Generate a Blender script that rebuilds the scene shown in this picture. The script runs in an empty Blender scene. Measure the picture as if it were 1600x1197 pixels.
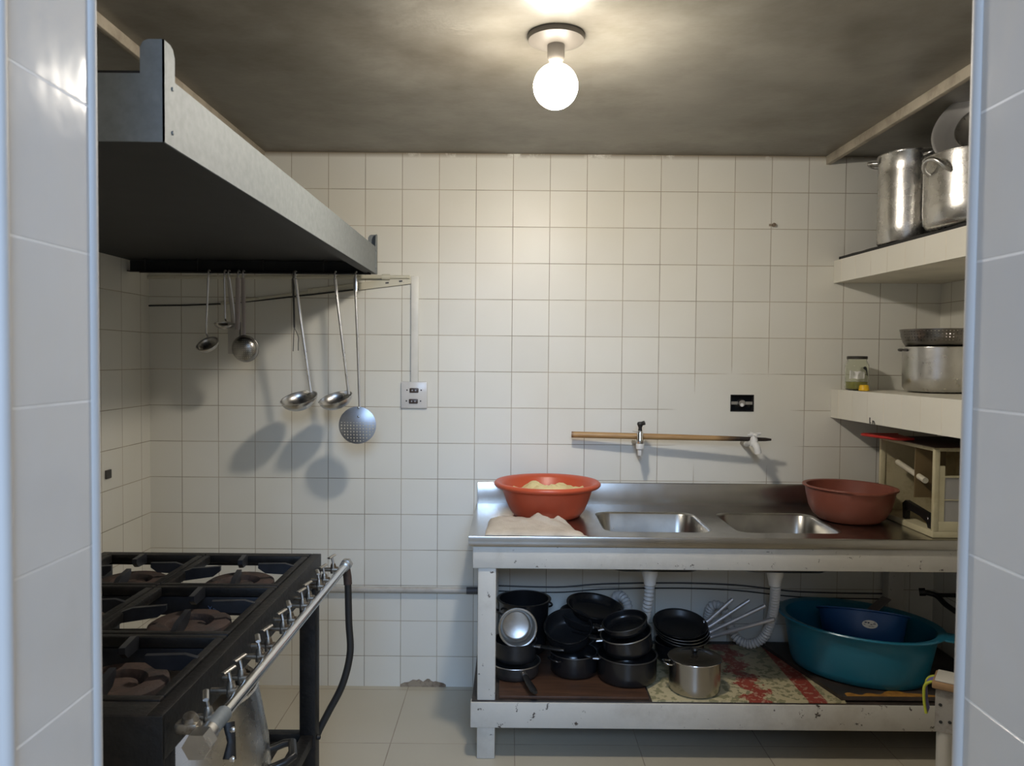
import bpy, bmesh, math, random
from mathutils import Vector, Matrix, noise
R = math.radians
PI = math.pi
random.seed(7)
scn = bpy.context.scene
col = scn.collection

# ------------------------------------------------------------------ camera
F = 1200.0
PITCH = 1.84
ROLL = 0.5
CAMLOC = Vector((0, 0, 1.37))
CM = (Matrix.Rotation(R(90 - PITCH), 4, 'X') @ Matrix.Rotation(R(ROLL), 4, 'Z'))
cd = bpy.data.cameras.new('camera')
cam = bpy.data.objects.new('camera', cd)
col.objects.link(cam)
cam.matrix_world = Matrix.Translation(CAMLOC) @ CM
cd.sensor_width = 36
cd.lens = F / 1600 * 36
cd.clip_start = 0.02
cd.dof.use_dof = True
cd.dof.focus_distance = 2.8
cd.dof.aperture_fstop = 11
scn.camera = cam
scn.view_settings.view_transform = 'Standard'
scn.view_settings.look = 'None'
scn.view_settings.gamma = 1
scn.view_settings.use_curve_mapping = False
scn.view_settings.exposure = 0.04


def ray(px, py):
    return CM.to_3x3() @ Vector(((px - 800) / F, -(py - 598.5) / F, -1))


def at(px, py, Y):
    d = ray(px, py)
    return CAMLOC + d * (Y / d.y)


def atz(px, py, Z):
    d = ray(px, py)
    return CAMLOC + d * ((Z - CAMLOC.z) / d.z)


# ------------------------------------------------------------------ materials
def new_mat(name):
    m = bpy.data.materials.new(name)
    m.use_nodes = True
    nt = m.node_tree
    b = nt.nodes['Principled BSDF']
    return m, nt, nt.nodes, nt.links, b


def mathn(nt, op, a, b=None, c=None, clamp=False):
    n = nt.nodes.new('ShaderNodeMath')
    n.operation = op
    n.use_clamp = clamp
    for i, v in enumerate((a, b, c)):
        if v is None:
            continue
        if hasattr(v, 'is_output'):
            nt.links.new(v, n.inputs[i])
        else:
            n.inputs[i].default_value = v
    return n.outputs[0]


def mixc(nt, fac, a, b, mode='MIX'):
    n = nt.nodes.new('ShaderNodeMix')
    n.data_type = 'RGBA'
    n.blend_type = mode
    for s, v in ((n.inputs[0], fac), (n.inputs[6], a), (n.inputs[7], b)):
        if hasattr(v, 'is_output'):
            nt.links.new(v, s)
        elif isinstance(v, (int, float)):
            s.default_value = v
        else:
            s.default_value = (*v[:3], 1)
    return n.outputs[2]


def noisen(nt, vec, scale, detail=4, rough=.55):
    n = nt.nodes.new('ShaderNodeTexNoise')
    n.inputs['Scale'].default_value = scale
    n.inputs['Detail'].default_value = detail
    n.inputs['Roughness'].default_value = rough
    if vec is not None:
        nt.links.new(vec, n.inputs['Vector'])
    return n.outputs[0]


def rampn(nt, fac, lo, hi):
    n = nt.nodes.new('ShaderNodeMapRange')
    nt.links.new(fac, n.inputs[0])
    n.inputs[1].default_value = lo
    n.inputs[2].default_value = hi
    return n.outputs[0]


def coords(nt, kind='Object', scale=None):
    n = nt.nodes.new('ShaderNodeTexCoord')
    o = n.outputs[kind]
    if scale:
        mp = nt.nodes.new('ShaderNodeMapping')
        mp.inputs['Scale'].default_value = scale
        nt.links.new(o, mp.inputs[0])
        o = mp.outputs[0]
    return o


def mat(name, c, rough=.5, metal=0, c2=None, nscale=8, lo=.45, hi=.65, var=.12, vscale=6,
        bump=0, bscale=40, stretch=None, spots=None, rvar=0, spec=None, coat=0):
    m, nt, nodes, links, b = new_mat(name)
    b.inputs['Metallic'].default_value = metal
    b.inputs['Roughness'].default_value = rough
    if spec is not None:
        b.inputs['Specular IOR Level'].default_value = spec
    if coat:
        b.inputs['Coat Weight'].default_value = coat
    vec = coords(nt, 'Object', stretch)
    n1 = noisen(nt, vec, vscale)
    f = rampn(nt, n1, .3, .7)
    k = mixc(nt, f, [x * (1 - var) for x in c], [min(1, x * (1 + var)) for x in c])
    if c2 is not None:
        n2 = noisen(nt, vec, nscale, 6, .65)
        k = mixc(nt, rampn(nt, n2, lo, hi), k, c2)
    if spots is not None:
        sc, th, sw, cs = spots
        n3 = noisen(nt, coords(nt, 'Object'), sc, 8, .7)
        k = mixc(nt, rampn(nt, n3, th, th + sw), k, cs)
    links.new(k, b.inputs['Base Color'])
    if rvar:
        n4 = noisen(nt, vec, vscale * 3)
        r_ = mathn(nt, 'MULTIPLY_ADD', n4, rvar * 2, rough - rvar)
        links.new(r_, b.inputs['Roughness'])
    if bump:
        bn = nodes.new('ShaderNodeBump')
        bn.inputs['Strength'].default_value = bump
        bn.inputs['Distance'].default_value = .01
        links.new(noisen(nt, vec, bscale), bn.inputs['Height'])
        links.new(bn.outputs[0], b.inputs['Normal'])
    return m


def tile_mat(name, au, av, u0, v0, pu, pv, c, grout, mortar=.0015, rough=.2, patch=None, var=.05,
             dirt=None, bumpd=.002, yellow=None):
    m, nt, nodes, links, b = new_mat(name)
    g = nodes.new('ShaderNodeNewGeometry')
    s = nodes.new('ShaderNodeSeparateXYZ')
    links.new(g.outputs['Position'], s.inputs[0])
    cb = nodes.new('ShaderNodeCombineXYZ')
    u = mathn(nt, 'SUBTRACT', s.outputs[au], u0 - 40 * pu)
    v = mathn(nt, 'SUBTRACT', s.outputs[av], v0 - 40 * pv)
    links.new(u, cb.inputs[0])
    links.new(v, cb.inputs[1])
    br = nodes.new('ShaderNodeTexBrick')
    br.offset = 0
    br.squash = 1
    br.inputs['Scale'].default_value = 1
    br.inputs['Mortar Size'].default_value = mortar
    br.inputs['Mortar Smooth'].default_value = .25
    br.inputs['Brick Width'].default_value = pu
    br.inputs['Row Height'].default_value = pv
    br.inputs['Color1'].default_value = (*c, 1)
    br.inputs['Color2'].default_value = (*[x * (1 - var) for x in c], 1)
    links.new(cb.outputs[0], br.inputs['Vector'])
    n1 = noisen(nt, g.outputs['Position'], 5, 5)
    gk = mixc(nt, rampn(nt, n1, .35, .65), grout, [min(1, x * 1.75) for x in grout])
    links.new(gk, br.inputs['Mortar'])
    k = br.outputs['Color']
    fac = br.outputs['Fac']
    if patch:
        (cu, cv, ru, rv) = patch
        du = mathn(nt, 'DIVIDE', mathn(nt, 'SUBTRACT', s.outputs[au], cu), ru)
        dv = mathn(nt, 'DIVIDE', mathn(nt, 'SUBTRACT', s.outputs[av], cv), rv)
        d = mathn(nt, 'SQRT', mathn(nt, 'ADD', mathn(nt, 'MULTIPLY', du, du), mathn(nt, 'MULTIPLY', dv, dv)))
        d = mathn(nt, 'ADD', d, mathn(nt, 'MULTIPLY', noisen(nt, g.outputs['Position'], 7), .9))
        mk = mathn(nt, 'SUBTRACT', 1, rampn(nt, d, 1.25, 1.5), clamp=True)
        k = mixc(nt, mk, k, [x * .97 for x in c])
        fac = mathn(nt, 'MULTIPLY', fac, mathn(nt, 'SUBTRACT', 1, mk))
    n2 = noisen(nt, g.outputs['Position'], 1.7, 3)
    k = mixc(nt, rampn(nt, n2, .3, .75), k, mixc(nt, 1.0, k, (.93, .91, .86), 'MULTIPLY'))
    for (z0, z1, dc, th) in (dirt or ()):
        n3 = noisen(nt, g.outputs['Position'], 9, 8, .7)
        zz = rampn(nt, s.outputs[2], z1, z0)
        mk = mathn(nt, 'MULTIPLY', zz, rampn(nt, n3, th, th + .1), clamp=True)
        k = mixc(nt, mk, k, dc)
    links.new(k, b.inputs['Base Color'])
    r_ = mathn(nt, 'MULTIPLY_ADD', fac, .5, rough)
    links.new(r_, b.inputs['Roughness'])
    bn = nodes.new('ShaderNodeBump')
    bn.inputs['Strength'].default_value = .6
    bn.inputs['Distance'].default_value = bumpd
    h = mathn(nt, 'SUBTRACT', mathn(nt, 'MULTIPLY', noisen(nt, g.outputs['Position'], 14, 2), .35), fac)
    links.new(h, bn.inputs['Height'])
    links.new(bn.outputs[0], b.inputs['Normal'])
    return m


def perforate(m, kind, pitch, rad, lim=None):
    """real see-through holes, in the thing's own coordinates"""
    nt = m.node_tree
    nodes, links = nt.nodes, nt.links
    b = nodes['Principled BSDF']
    out = nodes['Material Output']
    s = nodes.new('ShaderNodeSeparateXYZ')
    links.new(coords(nt), s.inputs[0])
    x, y, z = s.outputs
    if kind == 'flat':
        a, c_ = x, y
    else:
        ang = mathn(nt, 'ARCTAN2', y, x)
        a, c_ = mathn(nt, 'MULTIPLY', ang, lim[2]), z
    fa = mathn(nt, 'SUBTRACT', mathn(nt, 'FRACT', mathn(nt, 'ADD', mathn(nt, 'DIVIDE', a, pitch), 100.5)), .5)
    fc = mathn(nt, 'SUBTRACT', mathn(nt, 'FRACT', mathn(nt, 'ADD', mathn(nt, 'DIVIDE', c_, pitch), 100.5)), .5)
    d = mathn(nt, 'SQRT', mathn(nt, 'ADD', mathn(nt, 'MULTIPLY', fa, fa), mathn(nt, 'MULTIPLY', fc, fc)))
    hole = mathn(nt, 'LESS_THAN', d, rad)
    if kind == 'flat' and lim:
        rr = mathn(nt, 'SQRT', mathn(nt, 'ADD', mathn(nt, 'MULTIPLY', x, x), mathn(nt, 'MULTIPLY', y, y)))
        hole = mathn(nt, 'MULTIPLY', hole, mathn(nt, 'LESS_THAN', rr, lim[0]))
        hole = mathn(nt, 'MULTIPLY', hole, mathn(nt, 'LESS_THAN', y, lim[1]))
    elif lim:
        hole = mathn(nt, 'MULTIPLY', hole, mathn(nt, 'GREATER_THAN', z, lim[0]))
        hole = mathn(nt, 'MULTIPLY', hole, mathn(nt, 'LESS_THAN', z, lim[1]))
    t = nodes.new('ShaderNodeBsdfTransparent')
    mx = nodes.new('ShaderNodeMixShader')
    links.new(hole, mx.inputs[0])
    links.new(b.outputs[0], mx.inputs[1])
    links.new(t.outputs[0], mx.inputs[2])
    links.new(mx.outputs[0], out.inputs[0])
    return m


M = {}
M['ceiling'] = mat('ceiling_paint', (.215, .20, .168), .33, c2=(.11, .095, .072), nscale=2.0, lo=.45, hi=.7, var=.2,
                   vscale=2.5, bump=.35, bscale=5, rvar=.06)
M['galv'] = mat('galvanised_steel', (.20, .218, .222), .6, .25, var=.10, vscale=60, rvar=.05)
M['soot'] = mat('sooty_steel', (.013, .013, .014), .6, .2, var=.3, vscale=9)
M['steel'] = mat('brushed_steel', (.44, .425, .40), .24, 1, var=.10, vscale=5, stretch=(1, 1, 1), rvar=.07)
M['bowlsteel'] = mat('sink_steel', (.38, .37, .345), .30, 1, var=.12, vscale=12, rvar=.06)
M['alu'] = mat('worn_aluminium', (.62, .61, .59), .30, 1, var=.10, vscale=14, rvar=.09, bump=.05, bscale=30)
M['alu_dull'] = mat('dull_aluminium', (.50, .485, .46), .36, 1, var=.10, vscale=20, rvar=.08)
M['alu_dark'] = mat('burnt_aluminium', (.10, .095, .09), .45, .8, var=.25, vscale=12)
M['chrome'] = mat('chrome', (.70, .70, .70), .16, 1, var=.05)
M['pinkalu'] = mat('matt_aluminium', (.46, .41, .39), .5, .5, var=.08)
M['tubesteel'] = mat('handle_steel', (.58, .58, .60), .32, .6, var=.05)
M['alu_bright'] = mat('polished_aluminium', (.72, .71, .70), .28, .65, var=.06)
M['brass'] = mat('tarnished_brass', (.36, .33, .28), .35, .9, c2=(.16, .12, .08), nscale=40, var=.2)
M['iron'] = mat('black_iron', (.0105, .010, .0098), .52, .25, var=.35, vscale=25, c2=(.028, .021, .017), nscale=18, lo=.55, hi=.75,
                bump=.15, bscale=80)
M['ironblue'] = mat('worn_black_iron', (.022, .024, .03), .42, .3, var=.35, vscale=25)
M['rust'] = mat('rusty_iron', (.062, .038, .03), .75, .1, c2=(.03, .024, .022), nscale=25, var=.3, bump=.2, bscale=90)
M['enamel'] = mat('black_enamel', (.012, .012, .013), .24, 0, var=.3, vscale=10, spec=.6)
M['nonstick'] = mat('black_nonstick', (.016, .016, .017), .38, 0, var=.3, vscale=12)
M['bakelite'] = mat('black_bakelite', (.012, .012, .012), .35)
M['rubber'] = mat('black_rubber', (.018, .017, .016), .55)
M['orange'] = mat('orange_plastic', (.52, .085, .035), .36, var=.06)
M['terracotta'] = mat('brown_plastic', (.235, .072, .047), .42, var=.08, vscale=9)
M['teal'] = mat('teal_plastic', (.012, .15, .24), .3, var=.06)
M['navy'] = mat('blue_plastic', (.012, .07, .24), .35, var=.06)
M['redplastic'] = mat('red_plastic', (.45, .022, .016), .4)
M['whiteplastic'] = mat('white_plastic', (.72, .71, .68), .38, var=.06)
M['greyplastic'] = mat('grey_plastic', (.34, .34, .36), .45)
M['cream'] = mat('cream_painted_wood', (.54, .49, .32), .5, c2=(.36, .30, .16), nscale=5, lo=.5, hi=.8, var=.1)
M['creamin'] = mat('stained_cream_wood', (.50, .44, .28), .55, c2=(.24, .19, .1), nscale=6, lo=.5, hi=.75, var=.15)
M['smoke'] = mat('cloudy_plastic_sheet', (.36, .35, .33), .35, var=.1)
M['paint'] = mat('chipped_white_paint', (.58, .555, .50), .5, c2=(.38, .34, .285), nscale=4, lo=.52, hi=.85, var=.06,
                 spots=(26, .625, .03, (.06, .045, .035)), bump=.1, bscale=30)
M['conduit'] = mat('painted_conduit', (.58, .55, .44), .45, c2=(.2, .15, .1), nscale=12, lo=.6, hi=.75)
M['trunking'] = mat('white_trunking', (.70, .68, .62), .4)
M['wood'] = mat('brown_board', (.075, .034, .018), .5, c2=(.035, .017, .01), nscale=5, var=.3, vscale=4, stretch=(1, 8, 1),
                spots=(30, .70, .04, (.2, .14, .1)))
M['darkboard'] = mat('dark_board', (.035, .028, .024), .5, c2=(.07, .05, .04), nscale=6, var=.3)
M['woodlight'] = mat('raw_wood', (.33, .20, .10), .6, var=.2, vscale=10, stretch=(1, 1, 6))
M['shelfgrime'] = mat('black_mat', (.015, .014, .013), .6)
M['cloth'] = mat('beige_cloth', (.56, .50, .42), .9, c2=(.46, .40, .33), nscale=8, var=.08, bump=.3, bscale=180)
M['food'] = mat('pale_yellow_food', (.78, .66, .34), .55, c2=(.66, .5, .2), nscale=25, var=.1, bump=.25, bscale=60)
M['ceramic'] = mat('grey_beige_ceramic', (.17, .152, .13), .4)
M['label'] = mat('white_label', (.78, .77, .74), .5)
M['ink'] = mat('black_ink', (.02, .02, .02), .6)
M['inkblue'] = mat('navy_ink', (.015, .03, .1), .6)
M['chalkblue'] = mat('worn_blue_lettering', (.10, .14, .24), .6)
M['yellow'] = mat('yellow_plastic', (.75, .45, .01), .4)
M['lime'] = mat('lime_fabric', (.48, .52, .05), .8)
M['purple'] = mat('purple_fabric', (.16, .14, .36), .8)
M['jarlid'] = mat('dark_tin_lid', (.03, .026, .018), .35)
M['oil'] = mat('greenish_yellow_liquid', (.38, .36, .10), .25)
M['strip'] = mat('whitewashed_strip', (.42, .37, .29), .6, c2=(.25, .21, .16), nscale=7, var=.12)
M['trim'] = mat('pale_corner_trim', (.52, .505, .48), .55, var=.03)
M['blackhole'] = mat('dark_recess', (.012, .011, .010), .8)
M['hose'] = mat('corrugated_grey_plastic', (.50, .50, .49), .5)
M['plaster'] = mat('crumbled_plaster', (.33, .27, .2), .9, c2=(.14, .10, .07), nscale=20)
M['scratch'] = mat('grey_scuff', (.42, .40, .36), .8)
M['greywhite'] = mat('grimy_white_paint', (.47, .45, .41), .5, c2=(.34, .31, .27), nscale=12)
M['tape'] = mat('dark_tape', (.07, .07, .075), .5)
M['stain'] = mat('orange_stain', (.42, .20, .03), .7, c2=(.25, .10, .02), nscale=30)

m, nt, nodes, links, b = new_mat('clear_glass')
b.inputs['Transmission Weight'].default_value = 1
b.inputs['Roughness'].default_value = .02
b.inputs['IOR'].default_value = 1.25
b.inputs['Base Color'].default_value = (.93, .95, .88, 1)
M['glass'] = m
m, nt, nodes, links, b = new_mat('smoky_glass')
b.inputs['Base Color'].default_value = (.02, .018, .015, 1)
b.inputs['Roughness'].default_value = .12
M['smokyglass'] = m
m, nt, nodes, links, b = new_mat('bulb_glow')
b.inputs['Base Color'].default_value = (.9, .9, .9, 1)
b.inputs['Emission Color'].default_value = (1, .92, .80, 1)
b.inputs['Emission Strength'].default_value = 360
M['bulb'] = m
m, nt, nodes, links, b = new_mat('bulb_neck_glow')
b.inputs['Base Color'].default_value = (.9, .9, .9, 1)
b.inputs['Emission Color'].default_value = (1, .92, .80, 1)
b.inputs['Emission Strength'].default_value = 25
M['bulbneck'] = m

# wooden stick with a burnt end
m, nt, nodes, links, b = new_mat('bamboo_stick')
s = nodes.new('ShaderNodeSeparateXYZ')
links.new(coords(nt), s.inputs[0])
k = mixc(nt, rampn(nt, noisen(nt, coords(nt, 'Object', (1, 6, 6)), 12), .35, .65), (.34, .19, .07), (.44, .27, .11))
bf = mathn(nt, 'ADD', s.outputs[0], mathn(nt, 'MULTIPLY', noisen(nt, coords(nt), 25), .08))
k = mixc(nt, rampn(nt, bf, .60, .70), k, (.022, .014, .010))
k = mixc(nt, rampn(nt, s.outputs[0], .012, .0), k, (.16, .08, .04))
links.new(k, b.inputs['Base Color'])
b.inputs['Roughness'].default_value = .45
M['stick'] = m

# patterned oilcloth: cream with red flower clusters and a red stripe
m, nt, nodes, links, b = new_mat('flowered_oilcloth')
g = coords(nt)
s = nodes.new('ShaderNodeSeparateXYZ')
links.new(g, s.inputs[0])
base = mixc(nt, rampn(nt, noisen(nt, g, 42, 2), .52, .56), (.50, .43, .26), (.26, .24, .13))
base = mixc(nt, rampn(nt, noisen(nt, g, 9, 4), .55, .7), base, (.36, .31, .19))
nz = noisen(nt, g, 34, 5, .7)
sx = mathn(nt, 'ADD', s.outputs[0], mathn(nt, 'MULTIPLY', mathn(nt, 'SINE', mathn(nt, 'MULTIPLY', s.outputs[1], 55)), .018))
st1 = mathn(nt, 'LESS_THAN', mathn(nt, 'ABSOLUTE', mathn(nt, 'SUBTRACT', sx, .375)),
            mathn(nt, 'MULTIPLY_ADD', nz, .16, -.045))
st2 = mathn(nt, 'LESS_THAN', mathn(nt, 'ABSOLUTE', mathn(nt, 'SUBTRACT', s.outputs[0], .565)), .032)
red = mathn(nt, 'MAXIMUM', st1, st2)
redk = mixc(nt, rampn(nt, noisen(nt, g, 60, 2), .55, .6), (.30, .055, .035), (.42, .22, .15))
k = mixc(nt, red, base, redk)
k = mixc(nt, rampn(nt, noisen(nt, g, 6, 6, .7), .58, .72), k, (.06, .05, .04))
links.new(k, b.inputs['Base Color'])
b.inputs['Roughness'].default_value = .4
M['oilcloth'] = m

# ------------------------------------------------------------------ mesh helpers
def rot_to(d):
    return Vector(d).to_track_quat('Z', 'Y').to_matrix().to_4x4()


def box(bm, x0, x1, y0, y1, z0, z1, bev=0, seg=2, mx=None):
    ge = bmesh.ops.create_cube(bm, size=1)
    vs = ge['verts']
    for v in vs:
        v.co = Vector((x0 + (v.co.x + .5) * (x1 - x0), y0 + (v.co.y + .5) * (y1 - y0), z0 + (v.co.z + .5) * (z1 - z0)))
    if bev:
        es = list({e for v in vs for e in v.link_edges})
        r = bmesh.ops.bevel(bm, geom=es, offset=bev, segments=seg, affect='EDGES', profile=.5)
        vs = list({v for v in r['verts']} | {v for v in vs if v.is_valid})
    if mx is not None:
        bmesh.ops.transform(bm, matrix=mx, verts=vs)
    return vs


def lathe(bm, prof, seg=40, mx=None, sx=1, sy=1):
    rings, vs = [], []
    for (r, z) in prof:
        if r < 1e-6:
            ring = [bm.verts.new((0, 0, z))]
        else:
            ring = [bm.verts.new((r * sx * math.cos(2 * PI * i / seg), r * sy * math.sin(2 * PI * i / seg), z)) for i in range(seg)]
        rings.append(ring)
        vs += ring
    for a, b_ in zip(rings, rings[1:]):
        if len(a) == 1 and len(b_) == 1:
            continue
        for i in range(seg):
            j = (i + 1) % seg
            if len(a) == 1:
                bm.faces.new((a[0], b_[j], b_[i]))
            elif len(b_) == 1:
                bm.faces.new((a[i], a[j], b_[0]))
            else:
                bm.faces.new((a[i], a[j], b_[j], b_[i]))
    if mx is not None:
        bmesh.ops.transform(bm, matrix=mx, verts=vs)
    return vs


def tube(bm, pts, rad, seg=12, caps=True, flat=1.0, closed=False):
    pts = [Vector(p) for p in pts]
    n = len(pts)
    rad = rad if isinstance(rad, (list, tuple)) else [rad] * n
    rings = []
    prev = None
    for i, p in enumerate(pts):
        if closed:
            t = (pts[(i + 1) % n] - pts[i - 1])
        else:
            t = (pts[min(i + 1, n - 1)] - pts[max(i - 1, 0)])
        t.normalize()
        if prev is None:
            up = Vector((0, 0, 1)) if abs(t.z) < .9 else Vector((0, 1, 0))
            nrm = t.cross(up).normalized()
        else:
            nrm = (prev - t * prev.dot(t)).normalized()
        prev = nrm
        bi = t.cross(nrm)
        rings.append([bm.verts.new(p + (nrm * math.cos(2 * PI * k / seg) + bi * math.sin(2 * PI * k / seg) * flat) * rad[i])
                      for k in range(seg)])
    m_ = n if closed else n - 1
    for i in range(m_):
        a, b_ = rings[i], rings[(i + 1) % n]
        for k in range(seg):
            j = (k + 1) % seg
            bm.faces.new((a[k], a[j], b_[j], b_[k]))
    if caps and not closed:
        bm.faces.new(list(reversed(rings[0])))
        bm.faces.new(rings[-1])
    return [v for r in rings for v in r]


def smooth_path(pts, n=8):
    pts = [Vector(p) for p in pts]
    out = []
    for i in range(len(pts) - 1):
        p0 = pts[max(i - 1, 0)]
        p1, p2 = pts[i], pts[i + 1]
        p3 = pts[min(i + 2, len(pts) - 1)]
        for k in range(n):
            t = k / n
            out.append(.5 * ((2 * p1) + (p2 - p0) * t + (2 * p0 - 5 * p1 + 4 * p2 - p3) * t * t + (3 * p1 - p0 - 3 * p2 + p3) * t ** 3))
    out.append(pts[-1])
    return out


def prism(bm, poly, axis, a0, a1):
    """extrude a 2-D polygon along an axis: axis x -> poly is (y,z); y -> (x,z); z -> (x,y)"""
    def mk(p, a):
        return {'x': (a, p[0], p[1]), 'y': (p[0], a, p[1]), 'z': (p[0], p[1], a)}[axis]
    A = [bm.verts.new(mk(p, a0)) for p in poly]
    B = [bm.verts.new(mk(p, a1)) for p in poly]
    n = len(poly)
    fs = [bm.faces.new(A), bm.faces.new(B)]
    for i in range(n):
        j = (i + 1) % n
        fs.append(bm.faces.new((A[i], A[j], B[j], B[i])))
    return A + B


def BM():
    return bmesh.new()


def obj(name, bm, material, parent=None, local=False, ang=38, sub=None):
    root = parent
    while root is not None and root.parent is not None:
        root = root.parent
    if root is not None and not local:
        bmesh.ops.translate(bm, vec=-root.location, verts=bm.verts)
    bmesh.ops.recalc_face_normals(bm, faces=bm.faces)
    me = bpy.data.meshes.new(name)
    bm.to_mesh(me)
    bm.free()
    me.materials.append(M[material] if isinstance(material, str) else material)
    for p in me.polygons:
        p.use_smooth = True
    me.set_sharp_from_angle(angle=R(ang))
    o = bpy.data.objects.new(name, me)
    col.objects.link(o)
    if parent is not None:
        o.parent = parent
    return o


def thing(name, label, cat, loc=(0, 0, 0), rot=(0, 0, 0), group=None):
    o = bpy.data.objects.new(name, None)
    o.empty_display_size = .05
    col.objects.link(o)
    o.location = loc
    o.rotation_euler = rot
    tag(o, label, cat, group)
    return o


def tag(o, label, cat, group=None, kind=None):
    o['label'] = label
    o['category'] = cat
    if group:
        o['group'] = group
    if kind:
        o['kind'] = kind
    return o


def single(name, bm, material, label, cat, loc, group=None, kind=None, **k):
    """a thing that is one mesh; bm is in world coordinates, origin moved to loc"""
    bmesh.ops.translate(bm, vec=-Vector(loc), verts=bm.verts)
    o = obj(name, bm, material, **k)
    o.location = loc
    return tag(o, label, cat, group, kind)


def struct(name, bm, material):
    o = obj(name, bm, material)
    o['kind'] = 'structure'
    return o


# ------------------------------------------------------------------ room shell
YW = 3.158
XL, XR = -1.49, 1.755
ZC = 2.204
TW, TH = .1508, .1483
gx = at(685, 560, YW).x
gz = at(700, 580.5, YW).z
IV = (.765, .752, .69)
GR = (.31, .275, .22)
hole0, hole1 = at(1141, 643, YW), at(1178, 617, YW)
HX0, HX1, HZ0, HZ1 = hole0.x, hole1.x, hole0.z, hole1.z
pc = at(1150, 665, YW)
M['tile_back'] = tile_mat('wall_tiles', 0, 2, gx, gz, TW, TH, IV, GR, patch=(pc.x, pc.z, .33, .24), rough=.42,
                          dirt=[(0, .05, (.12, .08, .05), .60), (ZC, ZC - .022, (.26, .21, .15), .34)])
M['tile_side'] = tile_mat('side_wall_tiles', 1, 2, YW - .075, gz, TW, TH, IV, GR, rough=.3)
M['tile_jamb'] = tile_mat('door_reveal_tiles', 1, 2, .80, 1.6225, .40, .15, (.70, .69, .68), (.74, .73, .71), mortar=.0016,
                          rough=.13, var=.0, bumpd=.006)
M['tile_hall'] = tile_mat('hall_wall_tiles', 0, 2, -.433, 1.6225, .15, .15, (.70, .69, .68), (.60, .59, .57), rough=.15)
M['tile_floor'] = tile_mat('floor_tiles', 0, 1, .02, 2.685, .44, .44, (.53, .485, .39), (.28, .24, .19), mortar=.0022, rough=.3)
M['tile_shelf'] = tile_mat('shelf_edge_tiles', 1, 2, 2.98, 1.0, .113, 5, (.76, .74, .67), (.50, .46, .38), mortar=.0012, rough=.25)

bm = BM()
WT = .12
box(bm, XL - WT, HX0, YW, YW + WT, 0, ZC)
box(bm, HX1, XR + WT, YW, YW + WT, 0, ZC)
box(bm, HX0, HX1, YW, YW + WT, 0, HZ0)
box(bm, HX0, HX1, YW, YW + WT, HZ1, ZC)
box(bm, HX0, HX1, YW + .045, YW + WT, HZ0, HZ1)
struct('wall_back', bm, 'tile_back')
bm = BM(); box(bm, XL - WT, XL, .8, YW, 0, ZC); struct('wall_left', bm, 'tile_side')
bm = BM(); box(bm, XR, XR + WT, .8, YW, 0, ZC); struct('wall_right', bm, 'tile_side')
JL, JR = -.4335, .4725
Y0, Y1 = .652, .80
bm = BM(); box(bm, XL - WT, JL - .006, Y0, Y1, 0, ZC); struct('wall_front_left', bm, 'tile_hall')
bm = BM(); box(bm, JR + .006, XR + WT, Y0, Y1, 0, ZC); struct('wall_front_right', bm, 'tile_hall')
bm = BM(); box(bm, JL - .006, JR + .006, Y0, Y1, 2.06, ZC); struct('wall_front', bm, 'tile_hall')
bm = BM(); box(bm, JL - .006, JL, Y0 + .006, Y1 - .008, 0, 2.06); struct('trim_reveal_left', bm, 'tile_jamb')
bm = BM(); box(bm, JR, JR + .006, Y0 + .006, Y1 - .014, 0, 2.06); struct('trim_reveal_right', bm, 'tile_jamb')


def corner_trim(name, x, y, r, z1=2.06):
    bm = BM()
    tube(bm, [(x, y, 0), (x, y, z1)], r, seg=20)
    struct(name, bm, 'trim')


corner_trim('trim_1', JL - .003, Y1 - .003, .0075)
corner_trim('trim_2', JL - .003, Y0 + .004, .0075)
corner_trim('trim_3', JR + .004, Y1 - .005, .0090)
corner_trim('trim_4', JR + .004, Y0 + .004, .008)
bm = BM(); box(bm, XL - WT, XR + WT, -3.2, YW + WT, -.1, 0); struct('floor', bm, 'tile_floor')
bm = BM()
vs = box(bm, XL - WT, XR + WT, Y0, YW + WT, ZC, ZC + .1)
struct('ceiling', bm, 'ceiling')
bm = BM(); box(bm, 1.272, 1.292, .8, YW, ZC - .034, ZC + .001, .002); struct('trim_5', bm, 'strip')
bm = BM(); box(bm, -1.035, -1.015, .8, YW, ZC - .030, ZC + .001, .002); struct('trim_6', bm, 'strip')

# ------------------------------------------------------------------ ceiling bulb
lp = Vector((at(869, 62, 2.01).x, 2.01, ZC))
t = thing('ceiling_lamp', 'round ceiling rose with a bare lit bulb in the middle of the ceiling', 'lamp', lp)
bm = BM()
lathe(bm, [(.0, 0), (.073, 0), (.0745, -.006), (.072, -.014), (.055, -.021), (.030, -.025), (.0, -.025)], 48)
obj('ceiling_rose', bm, 'ceramic', t, local=True)
bm = BM()
lathe(bm, [(0, -.02), (.0225, -.02), (.0225, -.058), (.019, -.064), (0, -.064)], 32)
obj('socket', bm, 'ceramic', t, local=True)
bm = BM()
bc = -.130
BR = .0575
prof = [(.0, -.06), (.0165, -.06), (.0165, -.068)]
lathe(bm, [(0, -.058), (.0165, -.058), (.017, -.068), (.0175, -.0765), (.0, -.0765)], 32)
obj('bulb_collar', bm, 'whiteplastic', t, local=True)
bm = BM()
pr = [(.0, bc + BR * math.sin(R(8)))]
for k in range(0, 17):
    a = R(8 - k * 6)
    pr.append((BR * math.cos(a), bc + BR * math.sin(a)))
pr.append((0, bc - BR))
lathe(bm, pr, 40)
o = obj('bulb', bm, 'bulb', t, local=True)
bm = BM()
pr = [(.0, bc + BR * math.sin(R(8)))]
for k in range(0, 13):
    a = R(8 + k * 5)
    pr.append((BR * math.cos(a), bc + BR * math.sin(a)))
pr += [(.0165, -.0760), (0, -.0760)]
lathe(bm, pr, 40)
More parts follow.
